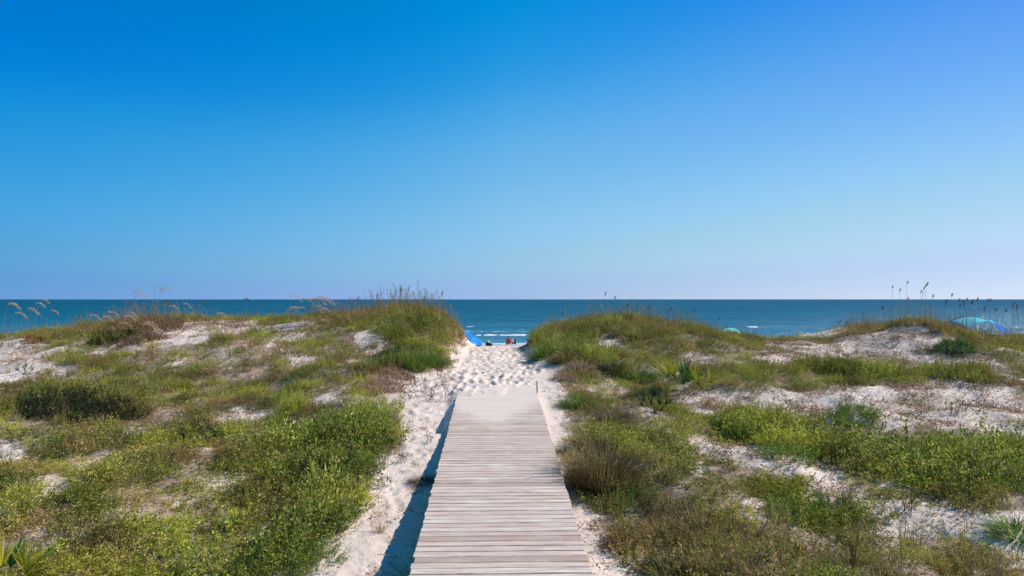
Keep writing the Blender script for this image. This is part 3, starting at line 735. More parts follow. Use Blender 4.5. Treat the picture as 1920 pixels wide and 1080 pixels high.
    gn_scatter('dune_grass', pro, np.stack([x, y, z-.02], 1), np.stack([rng.normal(0, .12, n), rng.normal(0, .12, n), rng.uniform(0, 6.28, n)], 1), np.stack([s, s, s*rng.uniform(.8, 1.2, n)], 1),
               rng.integers(0, 6, n), np.stack([np.clip(rng.normal(.42, .08, n), .25, .7), dryness, yel], 1), 'brown and green dune grass along the crests of the dunes', 'grass')
    print('grass', n)
    # --- dead litter and twigs on the sand
    pro = []
    for k in range(6):
        g = Geo(); nb = 16; P = np.stack([rng.normal(0, .10, nb), rng.normal(0, .10, nb), rng.uniform(.0, .03, nb)], 1); leaves(g, P, .03, .014, rng, .2)
        for j in range(6):
            p = rng.normal(0, .09, 3)*[1, 1, 0]; a = rng.uniform(0, 6.28); d = np.array([math.cos(a), math.sin(a), rng.uniform(0, .5)])*rng.uniform(.05, .16); tube(g, [p, p+d*.5+rng.normal(0, .01, 3), p+d], .0035, .0015, 3)
        pro.append(g.mesh('litter_bits', M['litter']))
    nn = 26000; yy = np.sqrt(rng.uniform(6.5**2, 27.5**2, nn)); xx = rng.uniform(-.95, .95, nn)*yy
    sd = inany(xx, yy, SAND); pr = np.where(sd, sst(.40, .62, fbm(xx*1.2, yy*1.2, 331, 4))*.85+.05, .32)
    pr = np.where(inpoly(xx, yy, SAND[1]), .02, pr); pr = np.where(inpoly(xx, yy, SAND[0]), pr*.38, pr); pr = np.where(inany(xx, yy, DRY[:2], .3, 5), .95, pr)
    pr = np.where((np.abs(xx-deckx(yy)) < 1.08), 0, pr)
    pr = np.where((xx > 3) & sd, pr*1.5+.12, pr); k = rng.random(nn) < pr; x, y = xx[k], yy[k]; n = len(x); z = height(x, y, False); s = rng.uniform(.5, 1.3, n)*np.where(y > 15, 1.35, 1)
    gn_scatter('dead_litter', pro, np.stack([x, y, z+.005], 1), np.stack([rng.normal(0, .1, n), rng.normal(0, .1, n), rng.uniform(0, 6.28, n)], 1), np.stack([s, s, s*rng.uniform(.6, 2.2, n)], 1),
               rng.integers(0, 6, n), np.stack([np.clip(rng.normal(.5, .12, n), .25, .8), np.clip(rng.normal(.2, .2, n), 0, .6), np.zeros(n)], 1), 'dead brown leaves and twigs lying on the dune sand', 'plant litter')
    print('litter', n)
scatter_stuff()
# ------------------------------------------------------------------ single plants
def put(name, at, label, cat, group=None, dz=-.03, rz=0):
    x, y = AT[at] if isinstance(at, str) else at
    return tag(empty(name, (x, y, ground(x, y)+dz), rz), label, cat, group)
def drop(R_, at):
    """height offset of the ground inside a plant so that wide plants follow the slope"""
    x, y = AT[at] if isinstance(at, str) else at; z0 = ground(x, y)
    return lambda bx, by: ground(x+bx, y+by)-z0
def shrub(at, R_, H, m, label, seed, leafL=.026, dens=1.0, name='leafy_shrub', cat='shrub', per=34, group=None):
    rng = np.random.default_rng(seed); g = Geo(); sg = Geo(); n = int(150*dens*R_*R_/.16); hb = drop(R_, at)
    for k in range(n):
        a = rng.uniform(0, 6.283); q = math.sqrt(rng.random())*(.8+.35*math.sin(a*3+seed)*.5); r = R_*q
        b = np.array([r*math.cos(a), r*math.sin(a), 0]); b[2] = hb(b[0], b[1])
        h = H*(1-.55*q*q)*rng.uniform(.45, 1.12)*(.55+.8*float(vnoise(np.array([b[0]*4+seed]), np.array([b[1]*4]), seed)[0])); d = unit(np.array(a+rng.normal(0, .5)), np.array(1.5-.75*q-abs(rng.normal(0, .18))))
        t = rng.uniform(.15, 1, per)**.75; P = b+d*h*t[:, None]
        leaves(g, P+rng.normal(0, leafL*.5, (per, 3)), leafL, leafL*.5, rng, .8, out=d[None]*.5)
        if k % 2 == 0: tube(sg, [[0, 0, -.03], b-[0, 0, .02], b+d*h*.5, b+d*h*.97], .004, .0012, 3)
    r = put(name, at, label, cat, group, dz=0)
    link(bpy.data.objects.new('foliage', g.mesh('foliage', M[m])), r); link(bpy.data.objects.new('stems', sg.mesh('stems', M['twig'])), r); return r
def tussock(at, R_, H, m, label, seed, n=420, w=.007, droop=.6, spread=.75, seeds=0, name='grass_tussock', cat='grass clump', dead=0, group=None):
    rng = np.random.default_rng(seed); g = Geo(); hb = drop(R_, at)
    th = rng.uniform(0, 6.283, n); q = np.sqrt(rng.random(n)); b = np.stack([R_*.55*q*np.cos(th), R_*.55*q*np.sin(th), np.zeros(n)], 1)
    b[:, 2] = [hb(p[0], p[1]) for p in b]
    el = np.clip(1.5-spread*q-abs(rng.normal(0, .2, n)), .25, 1.54); blades(g, b, unit(th+rng.normal(0, .5, n), el), H*rng.uniform(.45, 1.1, n)*(1-.25*q), w, rng, droop, 4)
    r = put(name, at, label, cat, group, dz=0)
    link(bpy.data.objects.new('blades', g.mesh('blades', M[m])), r)
    if dead:
        g2 = Geo(); th = rng.uniform(0, 6.283, dead); q = np.sqrt(rng.random(dead)); b = np.stack([R_*.7*q*np.cos(th), R_*.7*q*np.sin(th), np.zeros(dead)], 1)
        b[:, 2] = [hb(p[0], p[1]) for p in b]
        blades(g2, b, unit(th, rng.uniform(.1, 1.3, dead)), H*rng.uniform(.2, .6, dead), w, rng, 1.0, 3); link(bpy.data.objects.new('dead_blades', g2.mesh('dead_blades', M['g_purple'])), r)
    if seeds:
        g3 = Geo()
        for k in range(seeds):
            a = rng.uniform(0, 6.28); d = unit(np.array(a), np.array(rng.uniform(1.15, 1.5))); L = H*rng.uniform(1.1, 1.5)
            tube(g3, [[0, 0, 0], d*L*.5, d*L], .003, .0012, 3); leaves(g3, np.array([d*L*t for t in rng.uniform(.8, 1, 12)]), .03, .010, rng, 1.3)
        link(bpy.data.objects.new('seed_stalks', g3.mesh('seed_stalks', M['g_gold'])), r)
    return r
def palmetto(at, label, seed, fronds, size, dead=0, name='palmetto'):
    """fronds: list of (azimuth deg, elevation deg, scale, material)"""
    rng = np.random.default_rng(seed); r = put(name, at, label, 'palmetto')
    def frond(az, el, sc, mk, n=22, fan=2.3):
        g = Geo(); d = unit(np.array(R(az)), np.array(R(el))); L = size*sc; tube(g, [[0, 0, 0], d*L*.28, d*L*.5], .007, .005, 4); c = d*L*.5
        s = np.cross(d, [0, 0, 1.0]); s /= np.linalg.norm(s)+G; u = np.cross(s, d)
        fr = 1.25*abs(math.cos(R(az)))**.7*(1 if math.cos(R(az)) > 0 else -1)+rng.uniform(-.3, .3); s2 = s*math.cos(fr)+u*math.sin(fr)
        for k in range(n):
            a = (k/(n-1)-.5)*fan+rng.normal(0, .03); q = d*math.cos(a)+s2*math.sin(a)+u*rng.normal(.05, .05); q /= np.linalg.norm(q); l = L*.55*(1-.22*abs(a/fan*2)**2)*rng.uniform(.88, 1.05)
            blades(g, c[None], q[None], l, .019*size/.8+.003, rng, .12, 3)
        link(bpy.data.objects.new('frond', g.mesh('frond', M[mk])), r)
    for f in fronds: frond(*f)
    for k in range(dead): frond(rng.uniform(0, 360), rng.uniform(-8, 14), .55, 'frond_d', 12, 1.4)
    g = Geo(); tube(g, [[0, 0, -.1], [0, 0, .05], [0, 0, .10*size/.8]], .045, .03, 6); link(bpy.data.objects.new('trunk', g.mesh('trunk', M['twig'])), r)
    return r
def sea_oat(at, label, seed, stalks, H=1.2, lean=(.1, 0.0), big=1.0, m='oat', nbl=26, bend=.25, group=None, name='sea_oat_plant', spread=.12, base=None):
    """stalks: number; each stalk a part with its seed head as a sub-part"""
    rng = np.random.default_rng(seed); r = put(name, at, label, 'sea oats', group)
    if nbl:
        g = Geo(); th = rng.uniform(0, 6.283, nbl); blades(g, np.zeros((nbl, 3))+rng.normal(0, .04, (nbl, 3))*[1, 1, 0], unit(th, rng.uniform(.9, 1.45, nbl)), rng.uniform(.25, .55, nbl), .007, rng, .6, 4)
        link(bpy.data.objects.new('blades', g.mesh('blades', M['g_brown'])), r)
    for k in range(stalks):
        h = H*rng.uniform(.85, 1.08); b = rng.normal(0, spread*.5, 3)*[1, 1, 0]; ln = np.array([lean[0]+rng.normal(0, .07), lean[1]+rng.normal(0, .07), 0])
        T = np.linspace(0, 1, 7); P = b+np.stack([ln[0]*h*T**1.8, ln[1]*h*T**1.8, h*T], 1)
        g = Geo(); tube(g, P, .0055, .003, 4); st = link(bpy.data.objects.new('stalk', g.mesh('stalk', M['stalk'])), r)
        # drooping head
        tip = P[-1]; dirx = np.array([math.copysign(1, lean[0]+.01), rng.normal(0, .3), 0]); L = .34*big
        g = Geo(); Q = []; nn = 9
        for j in range(nn):
            t = j/(nn-1); Q.append(tip+np.array([dirx[0]*bend*L*2.6*t, dirx[1]*bend*L*t, L*(t*(.9-1.9*bend)-bend*2.6*t*t)])-[0, 0, .08])
        Q = np.array(Q); tube(g, Q, .002, .001, 3)
        PP = np.concatenate([Q[j]+rng.normal(0, .011*big**.5, (15, 3))+dirx*rng.uniform(0, .02, (15, 1)) for j in range(nn)])
        leaves(g, PP, .032*big**.5, .013*big**.5, rng, .3, out=np.array([[dirx[0]*.5, 0, -.5]])); link(bpy.data.objects.new('seed_head', g.mesh('seed_head', M[m])), st)
    return r
def dry_weed(at, H, label, seed, group=None, n=5, m='twig'):
    rng = np.random.default_rng(seed); g = Geo()
    for k in range(n):
        a = rng.uniform(0, 6.28); d = unit(np.array(a), np.array(rng.uniform(1.1, 1.5))); h = H*rng.uniform(.5, 1.1); b = rng.normal(0, .04, 3)*[1, 1, 0]
        P = np.array([b+d*h*t+rng.normal(0, .012, 3)*t for t in (0, .3, .6, 1)]); tube(g, P, .006, .002, 4)
        for j in range(4):
            t = rng.uniform(.35, .95); q = unit(np.array(rng.uniform(0, 6.28)), np.array(rng.uniform(.3, 1.2))); p = b+d*h*t; tube(g, [p, p+q*h*.12, p+q*h*.24], .003, .001, 3)
            leaves(g, p+q*h*rng.uniform(.05, .24, (4, 1)), .03, .012, rng, .5)
    x, y = AT[at]; o = link(bpy.data.objects.new('dry_weed', g.mesh('dry_weed', M[m]))); o.location = (x, y, ground(x, y)-.02)
    return tag(o, label, 'dry weed', group)

GT = 'grass tussocks on the dunes'; GS = 'leafy shrubs on the dunes'; GO = 'sea oats on the dune crests'; GW = 'dry weeds on the sand'
# right of the boardwalk
tussock('tus_brown_big', .75, 1.0, 'g_brown', 'tall brown grass tussock leaning beside the right edge of the near boardwalk', 1, 2000, .007, .35, .55, 18, dead=400, group=GT)
tussock('tus_brown_up', .42, .72, 'g_purple', 'purple brown dry grass tussock just beyond the tall brown one beside the boardwalk', 2, 620, .006, .6, .8, 6, dead=120, group=GT)
tussock('tus_green_deck', .58, .52, 'g_green', 'bright green grass mound right of the far end of the boardwalk', 3, 900, .008, .7, 1.0, group=GT)
tussock('tus_purple', .55, .62, 'g_purple', 'brownish grass tussock between the green mound and the small dark palmetto', 4, 620, .006, .6, .8, 4, group=GT)
tussock('tus_dark_far', .55, .62, 'g_dark', 'dark green grass clump below the right dune crest, nearer the path', 5, 760, .009, .5, .8, group=GT)
tussock('tus_dark_far2', .6, .55, 'g_green', 'green grass clump beside the dark one, left of the large palmetto', 6, 700, .009, .5, .8, group=GT)
tussock('tus_small_deck', .22, .30, 'g_purple', 'small dry grass tuft against the right edge of the boardwalk', 7, 200, .006, .9, 1.2, group=GT)
tussock('tus_corner', .42, .42, 'shrub', 'green grass clump on the sand at the right edge of the photo', 8, 420, .008, .7, .9, group=GT)
shrub('tus_dead_twig', .40, .40, 'shrub_brown', 'brown dead twiggy bush among green plants right of the near boardwalk', 9, .018, .8, 'dead_bush', 'bush', group=GS)
tussock('tus_gold_tall', .5, .62, 'g_gold', 'golden brown wispy grass clump low in the photo right of the dead bush', 10, 420, .005, .5, .8, 10, dead=80, group=GT)
tussock('tus_right_tall', .40, .5, 'g_gold', 'wispy straw coloured grass between the dead bush and the golden clump', 110, 260, .005, .5, .8, 6, dead=60, group=GT)
shrub('tus_low_red', .26, .16, 'shrub_brown', 'low reddish brown plant on the sand beside the near boardwalk', 11, .018, 1.0, 'low_plant', 'plant', group=GS)
tussock('tus_dark_low', .40, .42, 'g_dark', 'dark green grass clump at the bottom edge right of the boardwalk', 12, 420, .008, .6, .9, dead=60, group=GT)
tussock('tus_brown_mid', .5, .42, 'g_brown', 'brown grass clump at the bottom of the photo well right of the boardwalk', 13, 420, .006, .6, .9, 8, dead=80, group=GT)
tussock('tus_slope', .45, .35, 'g_gold', 'tan grass tuft on the sandy slope under the rightmost crest', 14, 300, .008, .7, 1.0, group=GT)
tussock('tus_slope2', .35, .32, 'g_brown', 'smaller brown grass tuft on the sandy slope right of the tan one', 15, 260, .008, .7, 1.0, group=GT)
tussock('tus_small_sand', .2, .22, 'g_brown', 'small brown tuft alone on the bare sand of the right foreground', 16, 150, .006, .8, 1.1, group=GT)
tussock('tus_gapr', .75, .62, 'g_green', 'green grass clump right of the sandy gap, lowest on the mound', 17, 900, .010, .5, .8, group=GT)
tussock('tus_gapr2', .7, .58, 'g_gold', 'olive green grass clump on the right mound behind the tan plants', 18, 800, .010, .5, .9, group=GT)
# left of the boardwalk
tussock('tus_shadow_left', .25, .34, 'g_purple', 'dry grass tuft in the shadow along the left edge of the boardwalk', 19, 220, .006, .8, 1.1, dead=60, group=GT)
tussock('tus_gap1', .62, .80, 'g_green', 'tall green grass clump at the foot of the left mound beside the path', 20, 1100, .010, .35, .6, group=GT)
tussock('tus_gap2', .48, .70, 'g_green', 'bright green grass clump nearest the sand on the right foot of the left mound', 21, 800, .010, .35, .6, group=GT)
tussock('tus_gap3', .6, .75, 'g_dark', 'darker green grass clump on the left mound, left of the tall green one', 22, 900, .010, .4, .7, group=GT)
tussock('tus_gap4', .55, .50, 'g_green', 'green grass clump left of the mound above the tan dead mat', 23, 620, .010, .5, .9, group=GT)
SH = [('sh_dark', 1.05, .62, 'shrub_dark', 'wide dark evergreen shrub on the left dune slope', .030, 1.1), ('sh_dark2', .75, .55, 'shrub_dark', 'smaller dark shrub against the right side of the wide dark one', .030, 1.0),
 ('sh_a', .55, .52, 'shrub', 'bright green shrub at the top of the shrub belt left of the boardwalk', .028, 1), ('sh_b', .55, .52, 'shrub_green', 'deep green shrub second from the path at the top of the left shrub belt', .028, 1),
 ('sh_c', .52, .50, 'shrub', 'bright green shrub reaching furthest onto the sand strip left of the boardwalk', .024, 1), ('sh_d', .60, .55, 'shrub_dark', 'dark green shrub behind the one that reaches onto the sand strip', .024, 1),
 ('sh_e', .40, .42, 'shrub', 'yellow green shrub in the lower left shrub belt beside the sand strip', .022, 1.1), ('sh_f', .42, .42, 'shrub_olive', 'olive shrub with reddish stems low in the left shrub belt', .021, 1.1),
 ('sh_g', .36, .34, 'shrub', 'green shrub at the bottom edge of the photo left of the sand strip', .020, 1.1), ('sh_h', .55, .36, 'shrub_dark', 'low dark bush beside a small sand patch on the left slope', .028, .7),
 ('sh_r1', .36, .46, 'shrub_green', 'round fresh green shrub right of the tall brown tussock', .020, 1.3), ('sh_r2', .62, .32, 'shrub', 'low green shrub at the near edge of the upper right sand patch', .028, .9),
 ('sh_r3', .7, .34, 'shrub', 'green shrub standing alone in the upper right sand patch', .030, .8), ('sh_r4', .55, .34, 'shrub', 'green shrub along the right green band above the lower sand patch', .026, .9),
 ('sh_r5', .65, .38, 'shrub', 'green shrub in the middle of the right green band', .024, .9), ('sh_r6', .5, .36, 'shrub', 'yellow green shrub in the lower right between two sand patches', .022, 1),
 ('sh_r7', .6, .34, 'shrub_olive', 'olive shrub behind the large palmetto', .030, .8), ('sh_r8', .42, .32, 'shrub_green', 'green shrub on the left side of the lower right sand patch', .022, 1),
 ('sh_r9', .6, .36, 'shrub', 'green shrub at the right end of the right green band', .024, .9), ('sh_orange', .42, .22, 'orange', 'dead orange tan bush on the crest at the far left', .035, .8),
 ('mat_left', .75, .17, 'tan', 'tan dead mat of plants on the sand below the left mound', .026, 1.0), ('mat_left2', .55, .15, 'tan', 'smaller tan dead mat nearer the path below the left mound', .026, 1.0), ('mat_right', .55, .26, 'tan', 'tan dead plants below the right mound beside the path', .026, 1.0), ('mat_right2', .42, .2, 'tan', 'tan dead plants just above the bright green mound right of the path', .024, 1.0),
 ('sh_shade', .60, .34, 'shrub_green', 'dark green bush on the sandy face of the right crest', .030, 1.5), ('sh_r10', .3, .28, 'shrub_brown', 'reddish stemmed low bush under the fresh green shrub by the boardwalk', .018, 1.1),
 ('sh_dl', .75, .42, 'shrub_brown', 'grey brown bush on the shaded side of the left sand crest', .032, .6), ('sh_dl2', .8, .46, 'shrub_dark', 'dark green bush left of the sandy left crest', .032, .6), ('sh_dl3', .85, .70, 'shrub_brown', 'brown bush topping the left crest under the pale sea oats', .032, .6)]
for i, (at, r_, h_, m_, lb, ll, dn) in enumerate(SH):
    shrub(at, r_, h_, m_, lb, 50+i, ll, dn*.8, per=26 if r_ > .5 else 34, group=GS)
palmetto('palmetto_big', 'large palmetto with yellow green fans and a dead orange frond on the right dune', 31,
  [(95, 68, 1.0, 'frond_g', 16, 1.0), (60, 74, .95, 'frond_g', 16, 1.1), (180, 48, 1.15, 'frond_y'), (165, 60, 1.0, 'frond_y'), (20, 55, .95, 'frond_y'), (0, 25, 1.35, 'frond_y', 22, 2.6), (-20, 40, .8, 'frond_y'), (195, 15, 1.25, 'frond_o', 16, 2.0),
   (250, 55, .7, 'frond_g'), (280, 62, .75, 'frond_g'), (130, 55, .9, 'frond_g')], 1.08, 4)
palmetto('palmetto_dark', 'small dark green palmetto with stiff pointed leaves right of the boardwalk', 32, [(a, e, s_, 'frond_dk', 9, 1.3) for a, e, s_ in ((0, 42, .9), (50, 60, .8), (100, 70, 1), (150, 50, .9), (185, 38, .85), (230, 55, .7), (290, 55, .75), (330, 48, .85), (80, 80, 1))], .82)
palmetto('palmetto_corner', 'palmetto with green and yellow fans cut by the bottom left corner', 33, [(75, 62, .9, 'frond_g'), (40, 55, 1.05, 'frond_y'), (110, 60, .9, 'frond_y'), (10, 40, 1.0, 'frond_y'), (60, 35, 1.0, 'frond_g'), (-20, 40, .8, 'frond_y'), (150, 50, .8, 'frond_g'), (200, 40, .8, 'frond_g'), (300, 30, .7, 'frond_y')], .85)
palmetto('yucca_left', 'pale green spiky plant below the sand patch at the far left', 34, [(a, e, .9, 'frond_g', 7, 1.2) for a, e in ((0, 35), (60, 55), (120, 60), (180, 35), (240, 45), (300, 45), (90, 80))], .5)
palmetto('palmetto_mini', 'tiny dark green fan plant among the low plants in the left foreground', 35, [(20, 40, .9, 'frond_g', 9, 1.6), (160, 50, .9, 'frond_g', 9, 1.6), (90, 65, 1, 'frond_g', 9, 1.6)], .3)
# dry weeds
WL = [('weed1', .85, 'tall bare dark weed, leftmost on the sand left of the far boardwalk'), ('weed2', .40, 'short forked dry weed second from the far end of the boardwalk'), ('weed3', .55, 'dark dry weed nearest the far end of the boardwalk'),
 ('weed4', .60, 'leaning dry weed farthest up the sand left of the boardwalk'), ('weed5', .45, 'dry weed at the edge of the tan dead mat'), ('weed6', .5, 'dark dry weed on the bright sand of the upper right'), ('weed7', .35, 'smaller dark weed left of the one on the bright upper right sand'),
 ('weed8', .4, 'dry weed on the speckled sand of the left crest'), ('weed9', .25, 'small dry weed on the sand near the dip in the boardwalk shadow'), ('weed10', .2, 'tiny dry weed on the sand strip left of the boardwalk'), ('weed11', .4, 'dry weed on the lower right sand patch')]
for i, (a, h, lb) in enumerate(WL): dry_weed(a, h, lb, 200+i, GW, 5 if h > .3 else 4)
# sea oats
OL = [('oatL1', 2, 1.58, 1.36, 'tan sea oats cut by the left edge of the photo'), ('oatL2', 2, 1.3, 1.36, 'bushy tan sea oats second from the left edge'), ('oatL3', 2, 1.85, 1.01, 'tall sea oats rising above the horizon near the left edge'), ('oatL4', 1, 1.4, 0.90, 'single sea oat at the right of the far left group'), ('oatL5', 1, 1.3, 1.01, 'low sea oat amid the far left group'),
 ('oatM1', 1, 0.95, 1.47, 'single pale sea oat standing apart against the sea left of the brown bush'), ('oatM2', 2, 1.15, 1.24, 'pair of pale sea oats left of the brown bush'), ('oatM3', 1, 0.85, 1.36, 'pale sea oat close to the left foot of the brown bush'), ('oatM4', 2, 1, 1.36, 'pale sea oats in front of the brown bush'), ('oatM5', 2, 0.9, 1.81, 'bright drooping sea oats in front of the brown bush, lowest of them'),
 ('oatM6', 1, 1.35, 0.90, 'slim sea oat behind the bright drooping ones'), ('oatM7', 2, 1.3, 1.24, 'pale sea oats reaching the horizon above the brown bush'), ('oatM8', 3, 1.7, 1.01, 'tallest sea oats on the left, heads against the sky'), ('oatM9', 1, 0.95, 1.01, 'dark headed sea oat right of the tallest left ones'), ('oatM10', 2, 0.85, 1.36, 'pinkish sea oats at the right end of the brown bush'),
 ('oatN1', 1, 0.95, 1.36, 'single brown sea oat against the sea over the pale sand crest'), ('oatN2', 1, 0.5, 1.24, 'short pale sea oat on the pale sand crest'), ('oatN3', 1, 1.1, 0.79, 'slender sea oat crossing the horizon right of the pale sand crest'),
 ('oatC1', 3, 0.85, 1.47, 'left part of the arching pale sea oat cluster'), ('oatC2', 4, 1.15, 1.58, 'tallest part of the arching pale sea oat cluster'), ('oatC3', 4, 1.1, 1.58, 'dense middle of the arching pale sea oat cluster'), ('oatC4', 3, 0.85, 1.47, 'right part of the arching pale sea oat cluster')]
for i, (a, n_, h, b_, lb) in enumerate(OL):
    dk = a in ('oatM9', 'oatN1', 'oatM6', 'oatN3'); sea_oat(a, lb, 300+i, n_, h, (-.10 if a in ('oatC1',) else (.16 if a[3] in 'MLC' else .04), 0), b_, 'oat_dark' if dk else 'oat', 14, .28, GO, spread=.5 if a[3] == 'C' else .2)
OG = [('oatG1', 1, 'thin dark grass stalk on the left end of the grassy left mound'), ('oatG2', 0.95, 'thin dark grass stalk second along the grassy left mound'), ('oatG3', 1, 'dark stalk crossing the horizon at the middle of the grassy left mound'), ('oatG4', 0.9, 'dark stalk crossing the horizon on the top of the left mound'), ('oatG5', 1, 'dark stalk near the gap side of the left mound'),
 ('oatR1', 0.8, 'leaning dark stalk on the gap side of the right mound'), ('oatR2', 1.15, 'tall dark stalk at the top of the right mound, left of a close pair'), ('oatR3', 1.2, 'tall dark stalk at the top of the right mound, right of a close pair'), ('oatR4', 0.8, 'dark stalk right of the tallest pair on the right mound'), ('oatR5', 0.7, 'short dark stalk in the middle of the right mound'),
 ('oatR6', 0.8, 'dark stalk over the middle of the right mound towards the canopy'), ('oatR7', 0.75, 'dark stalk on the right half of the right mound'), ('oatR8', 0.7, 'short dark stalk by the half hidden turquoise canopy')]
for i, (a, h, lb) in enumerate(OG): sea_oat(a, lb, 340+i, 1, h, (.06, 0), .55, 'oat_dark', 8, .05, GO)
OS = [('oatS1', 2, 0.7, 'low dark sea oats at the left end of the rightmost crest'), ('oatS2', 2, 0.9, 'dark sea oats left of the tall group on the rightmost crest'), ('oatS3', 2, 1.6, 'tall dark sea oats, leftmost of the group above the horizon on the right'), ('oatS4', 1, 1.75, 'single tallest dark sea oat against the sky on the right'), ('oatS5', 1, 1.15, 'lower dark sea oat within the tall right group'),
 ('oatS6', 2, 1.55, 'heavy headed dark sea oats in the middle of the tall right group'), ('oatS7', 2, 1.5, 'dark sea oats right of the middle of the tall right group'), ('oatS8', 1, 1.3, 'dark sea oat ending the tall right group'), ('oatS9', 2, 1, 'dark sea oats left of the turquoise arch'), ('oatS10', 2, 1.35, 'thin dark sea oats by the left foot of the turquoise arch'),
 ('oatS18', 2, 1.1, 'thin dark sea oats over the left end of the turquoise arch'), ('oatS11', 3, 1.3, 'dense dark sea oats rising before the top of the turquoise arch'), ('oatS12', 2, 1.3, 'thin dark sea oats before the middle of the turquoise arch'), ('oatS17', 1, 1.2, 'single dark stalk before the right half of the turquoise arch'), ('oatS13', 2, 1.5, 'thin dark sea oats before the right end of the turquoise arch'),
 ('oatS14', 2, 1.4, 'thin dark sea oats by the right foot of the turquoise arch'), ('oatS15', 2, 1.4, 'dark sea oats between the arch and the right edge of the photo'), ('oatS16', 2, 1.4, 'dark sea oats at the right edge of the photo')]
for i, (a, n_, h, lb) in enumerate(OS): sea_oat(a, lb, 360+i, n_, h, (.03, 0), .50, 'oat_dark', 16, .07, GO, spread=.22)

# ------------------------------------------------------------------ small things near the path
def stake():
    x, y = AT['stake']; bm = boxes([(Vector((0, 0, .12)), (.035, .02, .45), .05, .2)], .002)
    o = from_bm('wooden_stake', bm, plain('pale_wood', 'b9a888', 'cdbd9c', 15)); o.location = (x, y, ground(x, y)); o.rotation_euler = (.03, -.07, 0)
    tag(o, 'pale wooden stake standing in the sand right of the boardwalk end', 'stake')
stake()
def driftwood():
    x, y = AT['driftwood']; g = Geo(); tube(g, [[-.32, -.35, .0], [-.1, -.2, .10], [.18, .05, .30], [.42, .2, .52], [.62, .32, .66]], .045, .02, 8); tube(g, [[.18, .05, .30], [.26, .16, .30], [.4, .3, .34]], .02, .008, 6)
    o = link(bpy.data.objects.new('driftwood', g.mesh('driftwood', M['twig'], True))); o.location = (x, y, ground(x, y)+.02); tag(o, 'dark driftwood branch on the sand at the foot of the right mound', 'driftwood')
driftwood()

# ------------------------------------------------------------------ beach people and gear
def cloth(name, c, c2=None, stripes=0, trans=.3, rough=.7):
    m, t, b = mat(name, rough=rough, spec=.2); p = objco(t); col = mix(t, ramp(t, noise(t, p, 3, 3), [(.35, (0,0,0,1)), (.65, (1,1,1,1))]), C3(c), C3(c2 or c))
    t.links.new(col, b.inputs['Base Color']); tr = t.nodes.new('ShaderNodeBsdfTranslucent'); t.links.new(col, tr.inputs[0]); mx = t.nodes.new('ShaderNodeMixShader'); mx.inputs[0].default_value = trans
    out = t.nodes['Material Output']; t.links.new(b.outputs[0], mx.inputs[1]); t.links.new(tr.outputs[0], mx.inputs[2]); t.links.new(mx.outputs[0], out.inputs[0]); return m
POLE = plain('white_pole', 'c8c8c8', 'dddddd', 5, .35, .5); DARKP = plain('dark_pole', '20252e', '333a44', 5, .4, .5)
def beach_umbrella():
    x, y = -4.35, 77.0; z = ground(x, y); r = tag(empty('beach_umbrella', (x, y, z)), 'bright blue beach umbrella tilted low on the beach beyond the left side of the gap', 'beach umbrella')
    T = Matrix.Rotation(R(33), 4, 'Y') @ Matrix.Rotation(R(10), 4, 'X'); top = Vector((0.0, 0, 1.12))
    mats = [cloth('umbrella_blue', '1488ee', '1080e4'), cloth('umbrella_light_blue', '2aa8fa', '22a0f4')]
    n = 8; g = [Geo(), Geo()]; Rr = 1.45; rings = 6
    for k in range(n):
        V = []; 
        for i in range(rings+1):
            for j in range(5):
                a = (k+j/4)*2*math.pi/n; q = i/rings; rr = Rr*math.sin(q*1.05)/math.sin(1.05)*(1-.05*math.sin(j/4*math.pi)*q); h = -.30*(1-math.cos(q*1.05))/(1-math.cos(1.05)); V.append(top+(T @ Vector((rr*math.cos(a), rr*math.sin(a), h))))
        q4 = [[i*5+j, i*5+j+1, (i+1)*5+j+1, (i+1)*5+j] for i in range(rings) for j in range(4)]
        gg = g[0 if k % 3 else 1]; gg.add([list(v) for v in V], q4)
    can = link(bpy.data.objects.new('canopy', g[0].mesh('canopy', mats[0], True)), r)
    link(bpy.data.objects.new('light_panels', g[1].mesh('light_panels', mats[1], True)), can)
    gp = Geo(); b0 = top+T @ Vector((0, 0, -1.95)); tube(gp, [list(b0), list(top+T @ Vector((0, 0, .08)))], .022, .018, 8); link(bpy.data.objects.new('pole', gp.mesh('pole', POLE, True)), r)
    gr_ = Geo()
    for k in range(n):
        a = k*2*math.pi/n; P = [list(top+(T @ Vector((Rr*.985*math.sin(q*1.05)/math.sin(1.05)*math.cos(a), Rr*.985*math.sin(q*1.05)/math.sin(1.05)*math.sin(a), -.02-.30*(1-math.cos(q*1.05))/(1-math.cos(1.05)))))) for q in (0, .33, .66, 1)]; tube(gr_, P, .006, .005, 4)
    link(bpy.data.objects.new('ribs', gr_.mesh('ribs', POLE)), r)
beach_umbrella()
def skinned(name, joints, edges, m, parent, sub=2):
    me = bpy.data.meshes.new(name); me.from_pydata([j[:3] for j in joints], edges, []); o = bpy.data.objects.new(name, me); S.collection.objects.link(o)
    md = o.modifiers.new('s', 'SKIN'); sv_ = me.skin_vertices[0].data
    for i, j in enumerate(joints):
        r_ = j[3]; sv_[i].radius = r_ if isinstance(r_, tuple) else (r_, r_)
    sv_[0].use_root = True; o.modifiers.new('b', 'SUBSURF').levels = sub
    dg = bpy.context.evaluated_depsgraph_get(); me2 = bpy.data.meshes.new_from_object(o.evaluated_get(dg)); me2.name = name; bpy.data.objects.remove(o)
    me2.materials.clear(); me2.materials.append(m); me2.polygons.foreach_set('use_smooth', [True]*len(me2.polygons))
    return link(bpy.data.objects.new(name, me2), parent)
